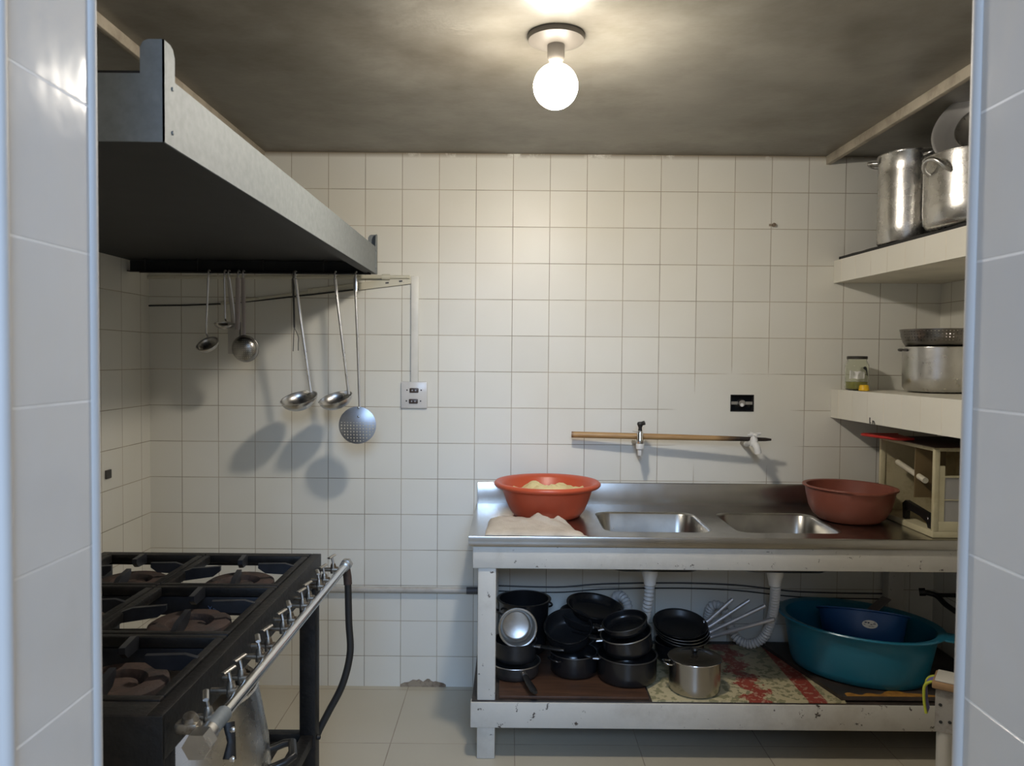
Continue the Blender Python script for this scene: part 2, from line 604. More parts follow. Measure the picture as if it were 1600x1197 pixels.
obj('bulb_neck', bm, 'bulbneck', t, local=True)

# ------------------------------------------------------------------ hood
HX, HZ0_, HZ1_, HYN, HYF = -.53, 1.693, 1.795, 1.172, 3.0
t = thing('range_hood', 'long galvanised steel extractor hood with sooty underside above the stove', 'range hood', ((XL + HX) / 2, 2.08, HZ0_))
HLX = XL + .003
bm = BM(); box(bm, HX - .003, HX, HYN, HYF, HZ0_, HZ1_); obj('front_panel', bm, 'galv', t)
bm = BM(); box(bm, HLX, HX - .003, HYN, HYN + .003, HZ0_, HZ1_); obj('end_panel', bm, 'galv', t)
bm = BM(); box(bm, HLX, HX - .003, HYF - .003, HYF, HZ0_, HZ1_); obj('end_panel', bm, 'galv', t)
for (ya, yb, s) in ((HYN - .002, HYN + .036, 1), (HYF + .002, HYF - .03, -1)):
    bm = BM()
    zt = HZ0_ + .152
    c0 = [(0, HZ0_)]
    w = abs(yb - ya)
    poly = [(ya, HZ0_ - .001), (yb, HZ0_ - .001), (yb, zt - .015), (yb - s * .006, zt - .004), (yb - s * .016, zt), (ya, zt)]
    prism(bm, poly, 'x', HX - .0005, HX + .002)
    xa = HX + .002
    poly = [(xa, HZ0_ - .001), (xa - .036, HZ0_ - .001), (xa - .036, zt - .012), (xa - .031, zt - .003), (xa - .024, zt), (xa, zt)]
    prism(bm, poly, 'y', ya, ya + s * .0025)
    o = obj('corner_post', bm, 'galv', t)
    for zz in (HZ0_ + .02, HZ1_ - .015):
        bm = BM()
        lathe(bm, [(0, .003), (.003, .002), (.0035, 0)], 10, Matrix.Translation((HX + .002, ya + s * .028, zz)) @ Matrix.Rotation(R(90), 4, 'Y'))
        obj('rivet', bm, 'galv', o)
bm = BM()
box(bm, HX - .04, HX - .003, HYN + .003, HYF - .003, HZ0_ - .0005, HZ0_ + .003)
box(bm, HLX, HX - .04, HYN + .003, HYN + .03, HZ0_ - .0005, HZ0_ + .003)
box(bm, HLX, HX - .04, HYF - .03, HYF - .003, HZ0_ - .0005, HZ0_ + .003)
box(bm, HLX, HX - .04, HYF - .006, HYF - .0032, HZ0_ + .003, HZ0_ + .044)
obj('bottom_flange', bm, 'soot', t)
bm = BM(); box(bm, HLX, HX - .003, HYN + .003, HYF - .003, HZ0_ + .045, HZ0_ + .049)
obj('canopy_sheet', bm, 'soot', t)
bm = BM(); box(bm, HLX, HX - .012, HYN + .012, HYF - .012, HZ1_ - .01, HZ1_ + .008)
obj('top_sheet', bm, 'soot', t)
RY, RZ = 2.932, 1.687
bm = BM()
tube(bm, [(-1.42, RY, RZ), (HX - .01, RY, RZ)], .004, 10)
for x in (-1.40, -1.2, -.95, -.72, HX - .02):
    tube(bm, [(x, RY, RZ), (x, RY, RZ + .055)], .003, 8)
obj('hanging_rail', bm, 'iron', t)

# ------------------------------------------------------------------ hanging utensils
def hook_path(x, y, n=9):
    """a small hook over the rail, top of the handle at (0,0,0) in local space"""
    r = .0085
    return [(0, -r - .0, -.02)] + [(0, -r * math.cos(PI * k / n), r * math.sin(PI * k / n)) for k in range(n + 1)] + [(0, r, -.008)]


def hang(label, px, cat='ladle', name='ladle', grp='utensils hanging from the hood rail'):
    x = at(px, 435, RY).x
    return thing(name, label, cat, (x, RY, RZ), (0, 0, 0), grp)


def L(t, px, py, Y):
    return at(px, py, Y) - t.location


def ladle(label, ptop, pend, pc_, r, mtl, depth=.72, pitch=35, roll=0, bend=True, w=.0045, flat=1, wide_top=None):
    """ladle: hook + handle from ptop to pend, bowl of radius r with centre at pixel pc_"""
    t = hang(label, ptop)
    bm = BM()
    tube(bm, hook_path(0, 0), .0032, 8)
    obj('hook', bm, mtl, t, local=True)
    e = L(t, pend[0], pend[1], RY)
    c = L(t, pc_[0], pc_[1], RY - .005)
    bm = BM()
    a = Vector((0, -.0085, -.02))
    tube(bm, [a, a.lerp(e, .25), a.lerp(e, .6), e, e.lerp(c, .35) + Vector((0, .012, 0))], [w * 1.15, w, w * .95, w, w * .8], 8, flat=flat)
    obj('handle', bm, mtl, t, local=True)
    bm = BM()
    pr = []
    n = 10
    for k in range(n + 1):
        q = PI / 2 * k / n
        pr.append((r * math.sin(q), -r * depth * math.cos(q)))
    pr.append((r * 1.03, .001))
    for k in range(n, -1, -1):
        q = PI / 2 * k / n
        pr.append(((r - .0015) * math.sin(q), -(r - .0015) * depth * math.cos(q) + .0005))
    mx = Matrix.Translation(c) @ Matrix.Rotation(R(roll), 4, 'Y') @ Matrix.Rotation(R(pitch), 4, 'X')
    lathe(bm, pr, 36, mx)
    obj('bowl', bm, mtl, t, local=True)
    return t


ladle('small dark ladle hanging leftmost under the hood', 327, (322, 520), (324, 537), .043, 'alu_dull', .62, 38, -14, w=.0042)
ladle('smallest shallow ladle hanging second from the left under the hood', 352, (352, 498), (350, 506), .036, 'alu_dull', .55, 14, 4, w=.004)

t = hang('grey flat turner hanging behind the round perforated ladle', 358, 'turner', 'turner')
bm = BM(); tube(bm, hook_path(0, 0), .003, 8); obj('hook', bm, 'alu_dull', t, local=True)
e = L(t, 365, 505, RY + .01)
bm = BM(); tube(bm, [(0, -.0085, -.02), Vector((0, 0, -.02)).lerp(e, .5), e], [.0075, .0085, .0095], 10, flat=.22); obj('handle', bm, 'alu_dull', t, local=True)
bm = BM()
e2 = L(t, 366, 553, RY + .012)
box(bm, e.x - .022, e.x + .030, e.y - .001, e.y + .001, e2.z, e.z + .004, .0009, 1)
obj('blade', bm, 'alu_dull', t, local=True)

t = hang('pinkish flat-handled slice hanging just left of the round perforated ladle', 373, 'slice', 'cooking_slice')
bm = BM(); tube(bm, hook_path(0, 0), .003, 8); obj('hook', bm, 'alu_dull', t, local=True)
e = L(t, 371, 515, RY)
bm = BM(); tube(bm, [(0, -.0085, -.02), Vector((0, -.004, -.02)).lerp(e, .5), e], [.009, .0095, .009], 10, flat=.25); obj('handle', bm, M['pinkalu'], t, local=True)
bm = BM()
box(bm, e.x - .008, e.x + .008, e.y - .001, e.y + .001, e.z - .055, e.z + .004, .0009, 1)
obj('blade', bm, 'alu_dull', t, local=True)

m_perf = perforate(mat('perforated_aluminium', (.36, .35, .33), .3, 1, var=.12, vscale=40), 'flat', .0075, .22, (.040, 1))
t = hang('round perforated ladle hanging back to front on a flat pinkish handle', 381)
bm = BM(); tube(bm, hook_path(0, 0), .003, 8); obj('hook', bm, 'alu', t, local=True)
e = L(t, 381, 524, RY - .02)
bm = BM(); tube(bm, [(0, -.0085, -.02), Vector((0, -.006, -.02)).lerp(e, .5), e], [.0075, .0075, .0072], 10, flat=.3); obj('handle', bm, M['pinkalu'], t, local=True)
c = L(t, 383, 545, RY - .03)
bm = BM()
pr = [(.05 * math.sin(PI / 2 * k / 10), -.032 * math.cos(PI / 2 * k / 10)) for k in range(11)]
pr += [(.0515, .001)] + [(.0485 * math.sin(PI / 2 * k / 10), -.0305 * math.cos(PI / 2 * k / 10)) for k in range(10, -1, -1)]
lathe(bm, pr, 36)
o = obj('bowl', bm, m_perf, t, local=True)
o.location = c
o.rotation_euler = (R(-82), R(0), 0)

t = hang('thin dark two-pronged meat fork hanging under the hood', 459, 'meat fork', 'meat_fork')
bm = BM(); tube(bm, hook_path(0, 0), .0026, 8); obj('hook', bm, 'alu_dark', t, local=True)
e = L(t, 460, 512, RY)
bm = BM(); tube(bm, [(0, -.0085, -.02), e], [.0045, .0035], 8, flat=.5); obj('handle', bm, 'alu_dark', t, local=True)
bm = BM()
for s, pxs in ((-1, (459, 524, 458, 549)), (1, (466, 526, 466, 548))):
    a1, a2 = L(t, pxs[0], pxs[1], RY), L(t, pxs[2], pxs[3], RY)
    tube(bm, smooth_path([e, a1, a1.lerp(a2, .5), a2], 4), .0017, 8)
obj('prong', bm, 'alu_dark', t, local=True)

ladle('large deep ladle hanging left of another ladle and right of the fork', 462, (486, 613), (467, 622), .069, 'alu', .66, 20, -9, w=.0058)
ladle('large ladle hanging between the skimmer and the other large ladle', 524, (545, 616), (524, 622), .064, 'alu', .66, 19, -13, w=.0058)

m_perf2 = perforate(mat('skimmer_aluminium', (.40, .42, .45), .36, .9, var=.08, vscale=30), 'flat', .012, .23, (.064, .012))
t = hang('flat round perforated skimmer hanging at the right end under the hood', 556, 'skimmer', 'skimmer')
bm = BM(); tube(bm, hook_path(0, 0), .0032, 8); obj('hook', bm, 'alu', t, local=True)
e = L(t, 562, 634, RY)
bm = BM()
tube(bm, [(0, -.0085, -.015), (0.001, -.0085, -.07)], .0075, 8, flat=.3)
tube(bm, [(0.001, -.0085, -.065), Vector((0, -.008, 0)).lerp(e, .6), e, e + Vector((0, -.004, -.035))], .0052, 8)
obj('handle', bm, 'alu', t, local=True)
c = L(t, 558.5, 664.5, RY - .004)
bm = BM()
pr = [(0, .009), (.02, .0083), (.04, .006), (.06, .002), (.0705, -.001), (.0715, .0006), (.06, .0036), (.04, .0076), (.02, .0099), (0, .0106)]
lathe(bm, pr, 48)
o = obj('disc', bm, m_perf2, t, local=True)
o.location = c
o.rotation_euler = (R(90), 0, 0)
for (px_, py_) in ((560, 637), (560, 651)):
    p = L(t, px_, py_, RY - .016)
    bm = BM()
    lathe(bm, [(0, .003), (.003, .002), (.004, 0)], 12, Matrix.Translation(p) @ Matrix.Rotation(R(90), 4, 'X'))
    obj('rivet', bm, 'chrome', t, local=True)

# ------------------------------------------------------------------ wall fittings
yw = YW - .001
a, b_ = at(228, 433, yw - .012), at(640, 433, yw - .012)
t = thing('wall_conduit', 'cream painted pipe with a slotted strut running along the wall under the hood', 'pipe', (b_.x, YW, b_.z))
bm = BM(); tube(bm, [a, b_], .0075, 14); obj('pipe', bm, 'conduit', t)
p = at(603, 433, yw - .014)
bm = BM(); tube(bm, [p - Vector((.016, 0, 0)), p + Vector((.016, 0, 0))], .012, 12); obj('joint', bm, 'conduit', t)
s0, s1 = at(345, 474, yw - .006), at(648, 437, yw - .006)
d = (s1 - s0)
Lh = d.length
mx = Matrix.Translation(s0) @ Matrix.Rotation(-math.atan2(d.z, d.x), 4, 'Y')
bm = BM()
box(bm, .0, Lh * .45, -.003, .003, -.006, .006, .001, 1, mx)
box(bm, Lh * .45, Lh, -.004, .004, -.015, .015, .001, 1, mx)
o = obj('strut', bm, 'conduit', t)
for q in (.86, .93):
    bm = BM()
    box(bm, Lh * q - .008, Lh * q + .006, -.0055, -.0035, -.003, .003, 0, 1, mx)
    obj('slot', bm, 'alu_dark', o)
bm = BM()
tube(bm, [at(201, 421, yw - .004), at(202, 470, yw - .004), at(205, 478, yw - .004), at(290, 477, yw - .004), at(345, 475, yw - .004), at(400, 470, yw - .006), at(560, 452, yw - .014)], .0032, 8)
single('wall_cable', bm, 'rubber', 'thin dark cable dropping from the hood into the left wall corner', 'cable', at(203, 478, yw))
a, b_ = at(643, 432, yw), at(655, 597, yw)
bm = BM(); box(bm, a.x, b_.x - .003, yw - .012, yw, b_.z, a.z, .002)
single('cable_trunking', bm, 'trunking', 'vertical white cable trunking rising from the double socket plate', 'cable trunking', (b_.x, YW, b_.z))
a, b_ = at(627, 596, yw), at(668, 638, yw)
t = thing('socket_plate', 'clear plastic wall plate with two brown sockets under the trunking', 'socket', ((a.x + b_.x) / 2, YW, b_.z))
bm = BM(); box(bm, a.x, b_.x, yw - .011, yw, b_.z, a.z, .004); obj('plate', bm, 'greyplastic' if False else mat('milky_plate', (.62, .60, .57), .25), t)
for (px_, py_) in ((647, 610), (646, 627)):
    p = at(px_, py_, yw - .011)
    bm = BM(); box(bm, p.x - .0185, p.x + .0185, p.y - .005, p.y + .002, p.z - .0095, p.z + .0095, .003)
    o = obj('outlet', bm, mat('brown_bakelite', (.055, .036, .028), .4), t)
    for s in (-1, 1):
        bm = BM()
        box(bm, p.x + s * .007 - .002, p.x + s * .007 + .002, p.y - .0056, p.y - .0045, p.z - .003, p.z + .003)
        obj('slot', bm, 'alu_dull', o)
        bm = BM()
        lathe(bm, [(0, .002), (.0028, .0015), (.0032, 0)], 10, Matrix.Translation((p.x + s * .029, p.y, p.z + .001)) @ Matrix.Rotation(R(90), 4, 'X'))
        obj('screw', bm, 'ink', t)

# open electrical box in the back wall
t = thing('electrical_box', 'open dark electrical box set in the patched wall above the taps', 'electrical box', ((HX0 + HX1) / 2, YW + .04, HZ0))
bm = BM()
w = .003
for (x0, x1, z0, z1) in ((HX0, HX0 + w, HZ0, HZ1), (HX1 - w, HX1, HZ0, HZ1), (HX0, HX1, HZ0, HZ0 + w), (HX0, HX1, HZ1 - w, HZ1)):
    box(bm, x0, x1, YW - .002, YW + .04, z0, z1)
box(bm, HX0, HX1, YW + .038, YW + .042, HZ0, HZ1)
obj('box_wall', bm, 'blackhole', t)
bm = BM()
cx, cz = (HX0 + HX1) / 2, (HZ0 + HZ1) / 2
box(bm, HX0 + .004, HX1 - .004, YW + .004, YW + .007, cz - .006, cz + .006)
lathe(bm, [(0, .02), (.013, .02), (.015, .016), (.017, 0), (0, 0)], 20, Matrix.Translation((cx - .002, YW + .012, cz)) @ Matrix.Rotation(R(90), 4, 'X'))
obj('socket_insert', bm, 'alu_dull', t)
bm = BM()
lathe(bm, [(0, .003), (.007, .002), (.007, 0)], 14, Matrix.Translation((cx - .003, YW - .008, cz - .007)) @ Matrix.Rotation(R(90), 4, 'X'))
obj('contact', bm, 'label', t)

p = at(1208, 352, YW)
bm = BM(); tube(bm, [p + Vector((.0, .01, 0)), p + Vector((0, -.014, 0))], [.006, .008], 10)
box(bm, p.x - .017, p.x + .004, p.y - .004, p.y + .001, p.z - .004, p.z + .005, .001, 1)
single('wall_plug', bm, 'plaster', 'small brown screw plug stuck high in the tiled back wall', 'wall plug', p)
p = at(166, 741, 2.82)
bm = BM(); box(bm, XL, XL + .008, p.y - .018, p.y + .018, p.z - .016, p.z + .016, .002)
single('wall_hook_plate', bm, 'alu_dark', 'small dark square plate on the left wall beside the door reveal', 'wall plate', (XL, p.y, p.z))

# crumbling plaster at the foot of the wall, and a scuff on the tiles
bm = BM()
pts = []
c = at(661, 1079, YW)
n = 22
poly = [(c.x - .095, .0)]
for k in range(n + 1):
    u = k / n
    poly.append((c.x - .095 + .19 * u, .008 + .034 * math.sin(PI * u) ** .7 * (.6 + .5 * noise.noise(Vector((u * 9, 3, 1))))))
poly.append((c.x + .095, .0))
prism(bm, poly, 'y', YW - .004, YW + .002)
single('plaster_patch', bm, 'plaster', 'crumbled brown plaster patch at the foot of the back wall', 'plaster patch', (c.x, YW, 0))

# pipe along the wall
a, b_ = at(395, 921, YW - .016), at(744, 922, YW - .016)
zp = (a.z + b_.z) / 2
t = thing('wall_pipe', 'white painted pipe running low along the back wall left of the sink', 'pipe', (b_.x, YW, zp))
bm = BM(); tube(bm, [(-1.30, YW - .014, zp), (b_.x, YW - .014, zp)], .0125, 14); obj('pipe', bm, 'greywhite', t)
bm = BM(); tube(bm, [(b_.x - .04, YW - .014, zp), (b_.x + .03, YW - .014, zp)], .0145, 14); obj('tape_wrap', bm, 'tape', t)
for k, (dz, lab) in enumerate(((.0, 'upper dark cable sagging along the wall under the sink'), (-.022, 'lower grey cable along the wall under the sink'))):
    bm = BM()
    pp = [at(770, 915, YW - .008), at(870, 918, YW - .008), at(940, 912, YW - .008), at(1050, 911, YW - .008), at(1150, 915, YW - .008), at(1250, 924, YW - .008), at(1395, 928, YW - .008)]
    pp = [q + Vector((0, 0, dz + .002 * math.sin(i * 2.1))) for i, q in enumerate(pp)]
    tube(bm, smooth_path(pp, 6), .0032 if k == 0 else .0024, 8)
    single('wall_cable', bm, 'tape' if k == 0 else 'rubber', lab, 'cable', pp[3])

# ------------------------------------------------------------------ stick and taps
def fr(px, py, dist):
    return at(px, py, YW - dist)


a, b_ = fr(893, 679, .045), fr(1205, 687, .115)
d = b_ - a
t = single('wooden_stick', (lambda bm: (tube(bm, [Vector((0, 0, 0)) , Vector((d.length * .45, 0, 0)), Vector((d.length * .8, 0, 0)), Vector((d.length * .97, 0, 0)), Vector((d.length, 0, 0))],
           [.0128, .0122, .0100, .0072, .004], 16), bm)[1])(BM()), 'stick',
           'bamboo stick with a burnt tip lying across the two sink taps', 'stick', (0, 0, 0))
t.location = a
t.rotation_euler = d.to_track_quat('X', 'Z').to_euler()

# left tap: metal body with black lever
p = fr(1000, 688, .0)
t = thing('sink_tap', 'metal sink tap with a black lever, left one on the wall', 'tap', p)
c = fr(1000, 687, .105)
bm = BM()
tube(bm, [p + Vector((-.028, .003, -.006)), p + Vector((-.028, -.05, -.006)), p + Vector((-.026, -.085, -.006)), c + Vector((0, .004, -.004))], .008, 12)
obj('wall_stub', bm, 'brass', t)
bm = BM()
lathe(bm, [(0, .036), (.009, .036), (.012, .028), (.012, .006), (.0145, .0), (.0145, -.014), (.012, -.018), (0, -.018)], 20, Matrix.Translation(c))
obj('body', bm, 'chrome', t)
bm = BM()
lathe(bm, [(0, -.017), (.0155, -.017), (.0165, -.021), (.0155, -.036), (.009, -.040), (.009, -.062), (.0075, -.064), (.006, -.062), (.006, -.04), (0, -.04)], 20, Matrix.Translation(c))
obj('spout', bm, 'whiteplastic', t)
bm = BM()
lathe(bm, [(0, .033), (.008, .034), (.007, .048), (.010, .056), (.013, .062), (.010, .070), (0, .072)], 14, Matrix.Translation(c))
tube(bm, [c + Vector((0, 0, .062)), c + Vector((.016, -.008, .068))], [.008, .009], 10)
obj('lever', bm, 'rubber', t)
bm = BM(); tube(bm, [c + Vector((-.03, 0, .034)), c + Vector((.012, 0, .026))], .0012, 6)
obj('wire', bm, 'alu_dull', t)
# right tap: white plastic
p = fr(1178, 689, 0)
t = thing('sink_tap', 'white plastic sink tap with a cross handle, right one on the wall', 'tap', p)
bm = BM()
p = fr(1160, 692, 0)
c = fr(1178, 690, .135)
tube(bm, [p + Vector((0, .003, 0)), p + Vector((0, -.055, 0))], .010, 12)
obj('wall_stub', bm, 'brass', t)
bm = BM()
tube(bm, [p + Vector((0, -.05, 0)), p.lerp(c, .75) + Vector((-.004, 0, -.004)), c + Vector((-.002, 0, -.006))], [.011, .012, .013], 12)
lathe(bm, [(0, .018), (.011, .018), (.0145, .010), (.0145, -.016), (0, -.018)], 20, Matrix.Translation(c))
obj('body', bm, 'whiteplastic', t)
bm = BM()
tube(bm, smooth_path([c + Vector((0, -.004, -.008)), c + Vector((.006, -.018, -.02)), c + Vector((.011, -.022, -.045))], 5), .0135, 14)
obj('spout', bm, 'whiteplastic', t)
bm = BM()
for ang in (10, 100):
    v = Vector((math.cos(R(ang)), math.sin(R(ang)), .12)) * .028
    tube(bm, [c + Vector((0, 0, .028)) - v, c + Vector((0, 0, .028)), c + Vector((0, 0, .028)) + v], [.005, .0075, .005], 10)
lathe(bm, [(0, .036), (.010, .034), (.010, .016), (0, .016)], 14, Matrix.Translation(c))
obj('cross_handle', bm, 'whiteplastic', t)

# ------------------------------------------------------------------ sink, its table
SY0, SY1 = 2.565, YW - .004
SZ = .772
SX0, SX1 = -.143, XR - .004
t = thing('steel_sink', 'stainless steel worktop with two sink bowls along the back wall', 'sink', (.8, 2.85, SZ))
BAS = [(.325, .708), (.792, 1.165)]
BY0, BY1 = 2.645, 2.995


def rrect(x0, x1, y0, y1, r, n=6):
    out = []
    for (cx, cy, a0) in ((x1 - r, y1 - r, 0), (x0 + r, y1 - r, 90), (x0 + r, y0 + r, 180), (x1 - r, y0 + r, 270)):
        for k in range(n + 1):
            a = R(a0 + 90 * k / n)
            out.append((cx + r * math.cos(a), cy + r * math.sin(a)))
    return out


bm = BM()
edges = []


def loop(pts, z):
    vs = [bm.verts.new((x, y, z)) for x, y in pts]
    return vs, [bm.edges.new((vs[i], vs[(i + 1) % len(vs)])) for i in range(len(vs))]


vo, eo = loop([(SX0 + .004, SY0 + .004), (SX1, SY0 + .004), (SX1, SY1 - .012), (SX0 + .004, SY1 - .012)], SZ)
edges += eo
for (x0, x1) in BAS:
    v_, e_ = loop(rrect(x0, x1, BY0, BY1, .055), SZ)
    edges += e_
bmesh.ops.triangle_fill(bm, use_beauty=True, use_dissolve=False, edges=edges)
# rolled front and side lip
lip = [(SY0 + .004, SZ), (SY0 + .0012, SZ - .0012), (SY0, SZ - .004), (SY0 + .001, SZ - .032), (SY0 + .004, SZ - .036), (SY0 + .010, SZ - .034), (SY0 + .010, SZ - .002)]
prism(bm, lip, 'x', SX0 + .002, SX1)
lip2 = [(SX0 + .004, SZ), (SX0 + .0012, SZ - .0012), (SX0, SZ - .004), (SX0 + .001, SZ - .032), (SX0 + .004, SZ - .036), (SX0 + .010, SZ - .034), (SX0 + .010, SZ - .002)]
prism(bm, lip2, 'y', SY0 + .002, SY1 - .01)
obj('deck', bm, 'steel', t)
bm = BM()
prism(bm, [(SY1 - .014, SZ - .001), (SY1 - .012, SZ + .086), (SY1 - .010, SZ + .090), (SY1, SZ + .090), (SY1, SZ - .001)], 'x', SX0 + .006, SX1)
obj('backsplash', bm, 'steel', t)
for (x0, x1) in BAS:
    bm = BM()
    lv = [(0, 0, .055), (.004, -.002, .055), (.009, -.008, .055), (.014, -.11, .055), (.020, -.135, .055), (.040, -.150, .045), (.075, -.155, .03)]
    rings = []
    for (ins, dz, rr) in lv:
        rings.append([bm.verts.new((x, y, SZ + dz)) for x, y in rrect(x0 + ins, x1 - ins, BY0 + ins, BY1 - ins, rr)])
    for A, B in zip(rings, rings[1:]):
        for i in range(len(A)):
            j = (i + 1) % len(A)
            bm.faces.new((A[i], A[j], B[j], B[i]))
    bm.faces.new(rings[-1])
    o = obj('sink_bowl', bm, 'bowlsteel', t, ang=60)
    cx, cy = (x0 + x1) / 2, (BY0 + BY1) / 2
    bm = BM()
    lathe(bm, [(0, .0015), (.02, .001), (.032, .003), (.036, 0)], 24, Matrix.Translation((cx, cy, SZ - .1545)))
    obj('drain', bm, 'chrome', o)


def corrugated(pts, r=.0195, pitch=.0055):
    pp = smooth_path(pts, 40)
    # resample evenly
    out = [pp[0]]
    acc = 0
    for q0, q1 in zip(pp, pp[1:]):
        acc += (q1 - q0).length
        if acc >= pitch:
            out.append(q1)
            acc = 0
    rad = [r if i % 2 else r * .76 for i in range(len(out))]
    bm = BM()
    tube(bm, out, rad, 18)
    return bm


for i, cx in enumerate((.517, .98)):
    bm = BM()
    cy = 2.82
    lathe(bm, [(0, SZ - .15), (.030, SZ - .15), (.030, SZ - .195), (.024, SZ - .215), (.021, SZ - .235), (0, SZ - .235)], 24, Matrix.Translation((cx, cy, 0)))
    f = obj('drain_fitting', bm, 'whiteplastic', t)
    if i == 0:
        pts = [(cx, cy, .545), (cx - .004, cy + .01, .46), (cx - .02, cy + .06, .36), (cx - .06, cy + .12, .32), (cx - .085, cy + .15, .36), (cx - .075, cy + .17, .44), (cx - .055, cy + .2, .475), (cx - .075, cy + .235, .455), (cx - .12, cy + .25, .40), (cx - .13, cy + .26, .25)]
        pts = [(cx, cy, .545), (cx - .005, cy + .01, .46), (cx - .015, cy + .06, .37), (cx - .04, cy + .11, .33), (cx - .06, cy + .14, .36), (cx - .055, cy + .16, .40), (cx - .066, cy + .18, .425), (cx - .082, cy + .21, .43), (cx - .096, cy + .235, .40), (cx - .098, cy + .25, .25)]
    else:
        P_ = [(1212, 915, 2.82), (1208, 955, 2.88), (1196, 992, 2.93), (1174, 1006, 2.96), (1152, 998, 2.99), (1140, 975, 3.03), (1128, 949, 3.06), (1112, 947, 3.08), (1106, 968, 3.10), (1104, 1000, 3.11)]
        pts = [at(*q) for q in P_]
    obj('drain_hose', corrugated(pts), 'hose', t, ang=25)

TZ = SZ - .036
t = thing('sink_table', 'white painted chipped wooden table with a lower shelf carrying the steel sink', 'table', (.8, 2.85, 0))
TX0, TX1 = -.128, XR - .006
FY = SY0 + .012
bm = BM()
box(bm, TX0, TX1, FY, FY + .05, TZ - .078, TZ - .002, .004)
box(bm, TX0, TX0 + .05, FY + .05, YW - .01, TZ - .078, TZ - .002, .004)
obj('apron', bm, 'paint', t)
for (x, y) in ((TX0 + .018, FY + .006), (TX0 + .018, YW - .07), (TX1 - .15, FY + .006), (1.535, YW - .07)):
    bm = BM()
    box(bm, x, x + .062, y, y + .055, 0, TZ - .078, .004)
    obj('leg', bm, 'paint', t)
SHZ = .205
bm = BM()
box(bm, TX0 - .004, TX1, FY - .006, FY + .03, SHZ - .092, SHZ - .004, .004)
obj('shelf_rail', bm, 'paint', t)
bm = BM()
box(bm, TX0, TX1, FY, YW - .008, SHZ - .03, SHZ, .003)
obj('shelf_board', bm, 'darkboard', t)

# coverings of the lower shelf
def board_on(px0, px1, label, mtl, name, cat, zt=.010, y0=FY + .012, y1=3.10):
    a, b_ = atz(px0, 1095, SHZ), atz(px1, 1095, SHZ)
    bm = BM()
    box(bm, a.x, b_.x, y0, y1, SHZ + .0005, SHZ + zt, .002)
    return single(name, bm, mtl, label, cat, (a.x, y0, SHZ))


board_on(779, 1014, 'worn brown plank under the black pans on the lower shelf', 'wood', 'shelf_plank', 'board', .012)
board_on(1018, 1318, 'cream flowered oilcloth with red stripe on the lower shelf', 'oilcloth', 'oilcloth', 'oilcloth', .006, FY - .002)
a = atz(1316, 1095, SHZ)
b_ = atz(1275, 1040, SHZ)
bm = BM()
prism(bm, [(1.135, FY + .012), (1.59, FY + .012), (1.59, 3.08), (1.02, 3.08)], 'z', SHZ + .0065, SHZ + .020)
t = single('thin_board', bm, 'darkboard', 'dark thin board with orange stained front edge under the teal basin', 'board', (1.15, FY + .05, SHZ))
bm = BM()
n = 30
poly = []
for k in range(n + 1):
    u = k / n
    poly.append((1.155 + .34 * u, FY + .014))
for k in range(n, -1, -1):
    u = k / n
    h_ = .020 + .022 * noise.noise(Vector((u * 9, .5, 0))) + (.045 if .38 < u < .62 else 0) * math.sin(PI * (u - .38) / .24 if .38 < u < .62 else 0)
    poly.append((1.155 + .34 * u, FY + .016 + max(.006, h_ * (1.0 - .45 * u))))
prism(bm, poly, 'z', SHZ + .0195, SHZ + .0208)
o = obj('stain', bm, 'stain', None)
o.parent = t
o.location = -Vector(t.location)

# ------------------------------------------------------------------ pots and pans
def pot_body(r, h, th=.003, lip=.004, bev=.015, flare=0, belly=0):
    pr = [(0, 0), (r * .6, 0), (r - bev, 0), (r - bev * .4, bev * .15), (r - bev * .05, bev * .6)]
    for k in range(1, 6):
        q = k / 5
        pr.append((r + flare * q + belly * math.sin(PI * q), bev + (h - bev) * q * .985))
    R1 = r + flare
    pr += [(R1 + lip, h - .002), (R1 + lip, h), (R1 + lip * .4, h + .0015), (R1 - th, h)]
    for k in range(4, 0, -1):
        q = k / 5
        pr.append((r - th + flare * q + belly * math.sin(PI * q), bev + (h - bev) * q))
    pr += [(r - th - bev * .3, th + bev * .4), (r - th - bev, th), (0, th)]
    return pr


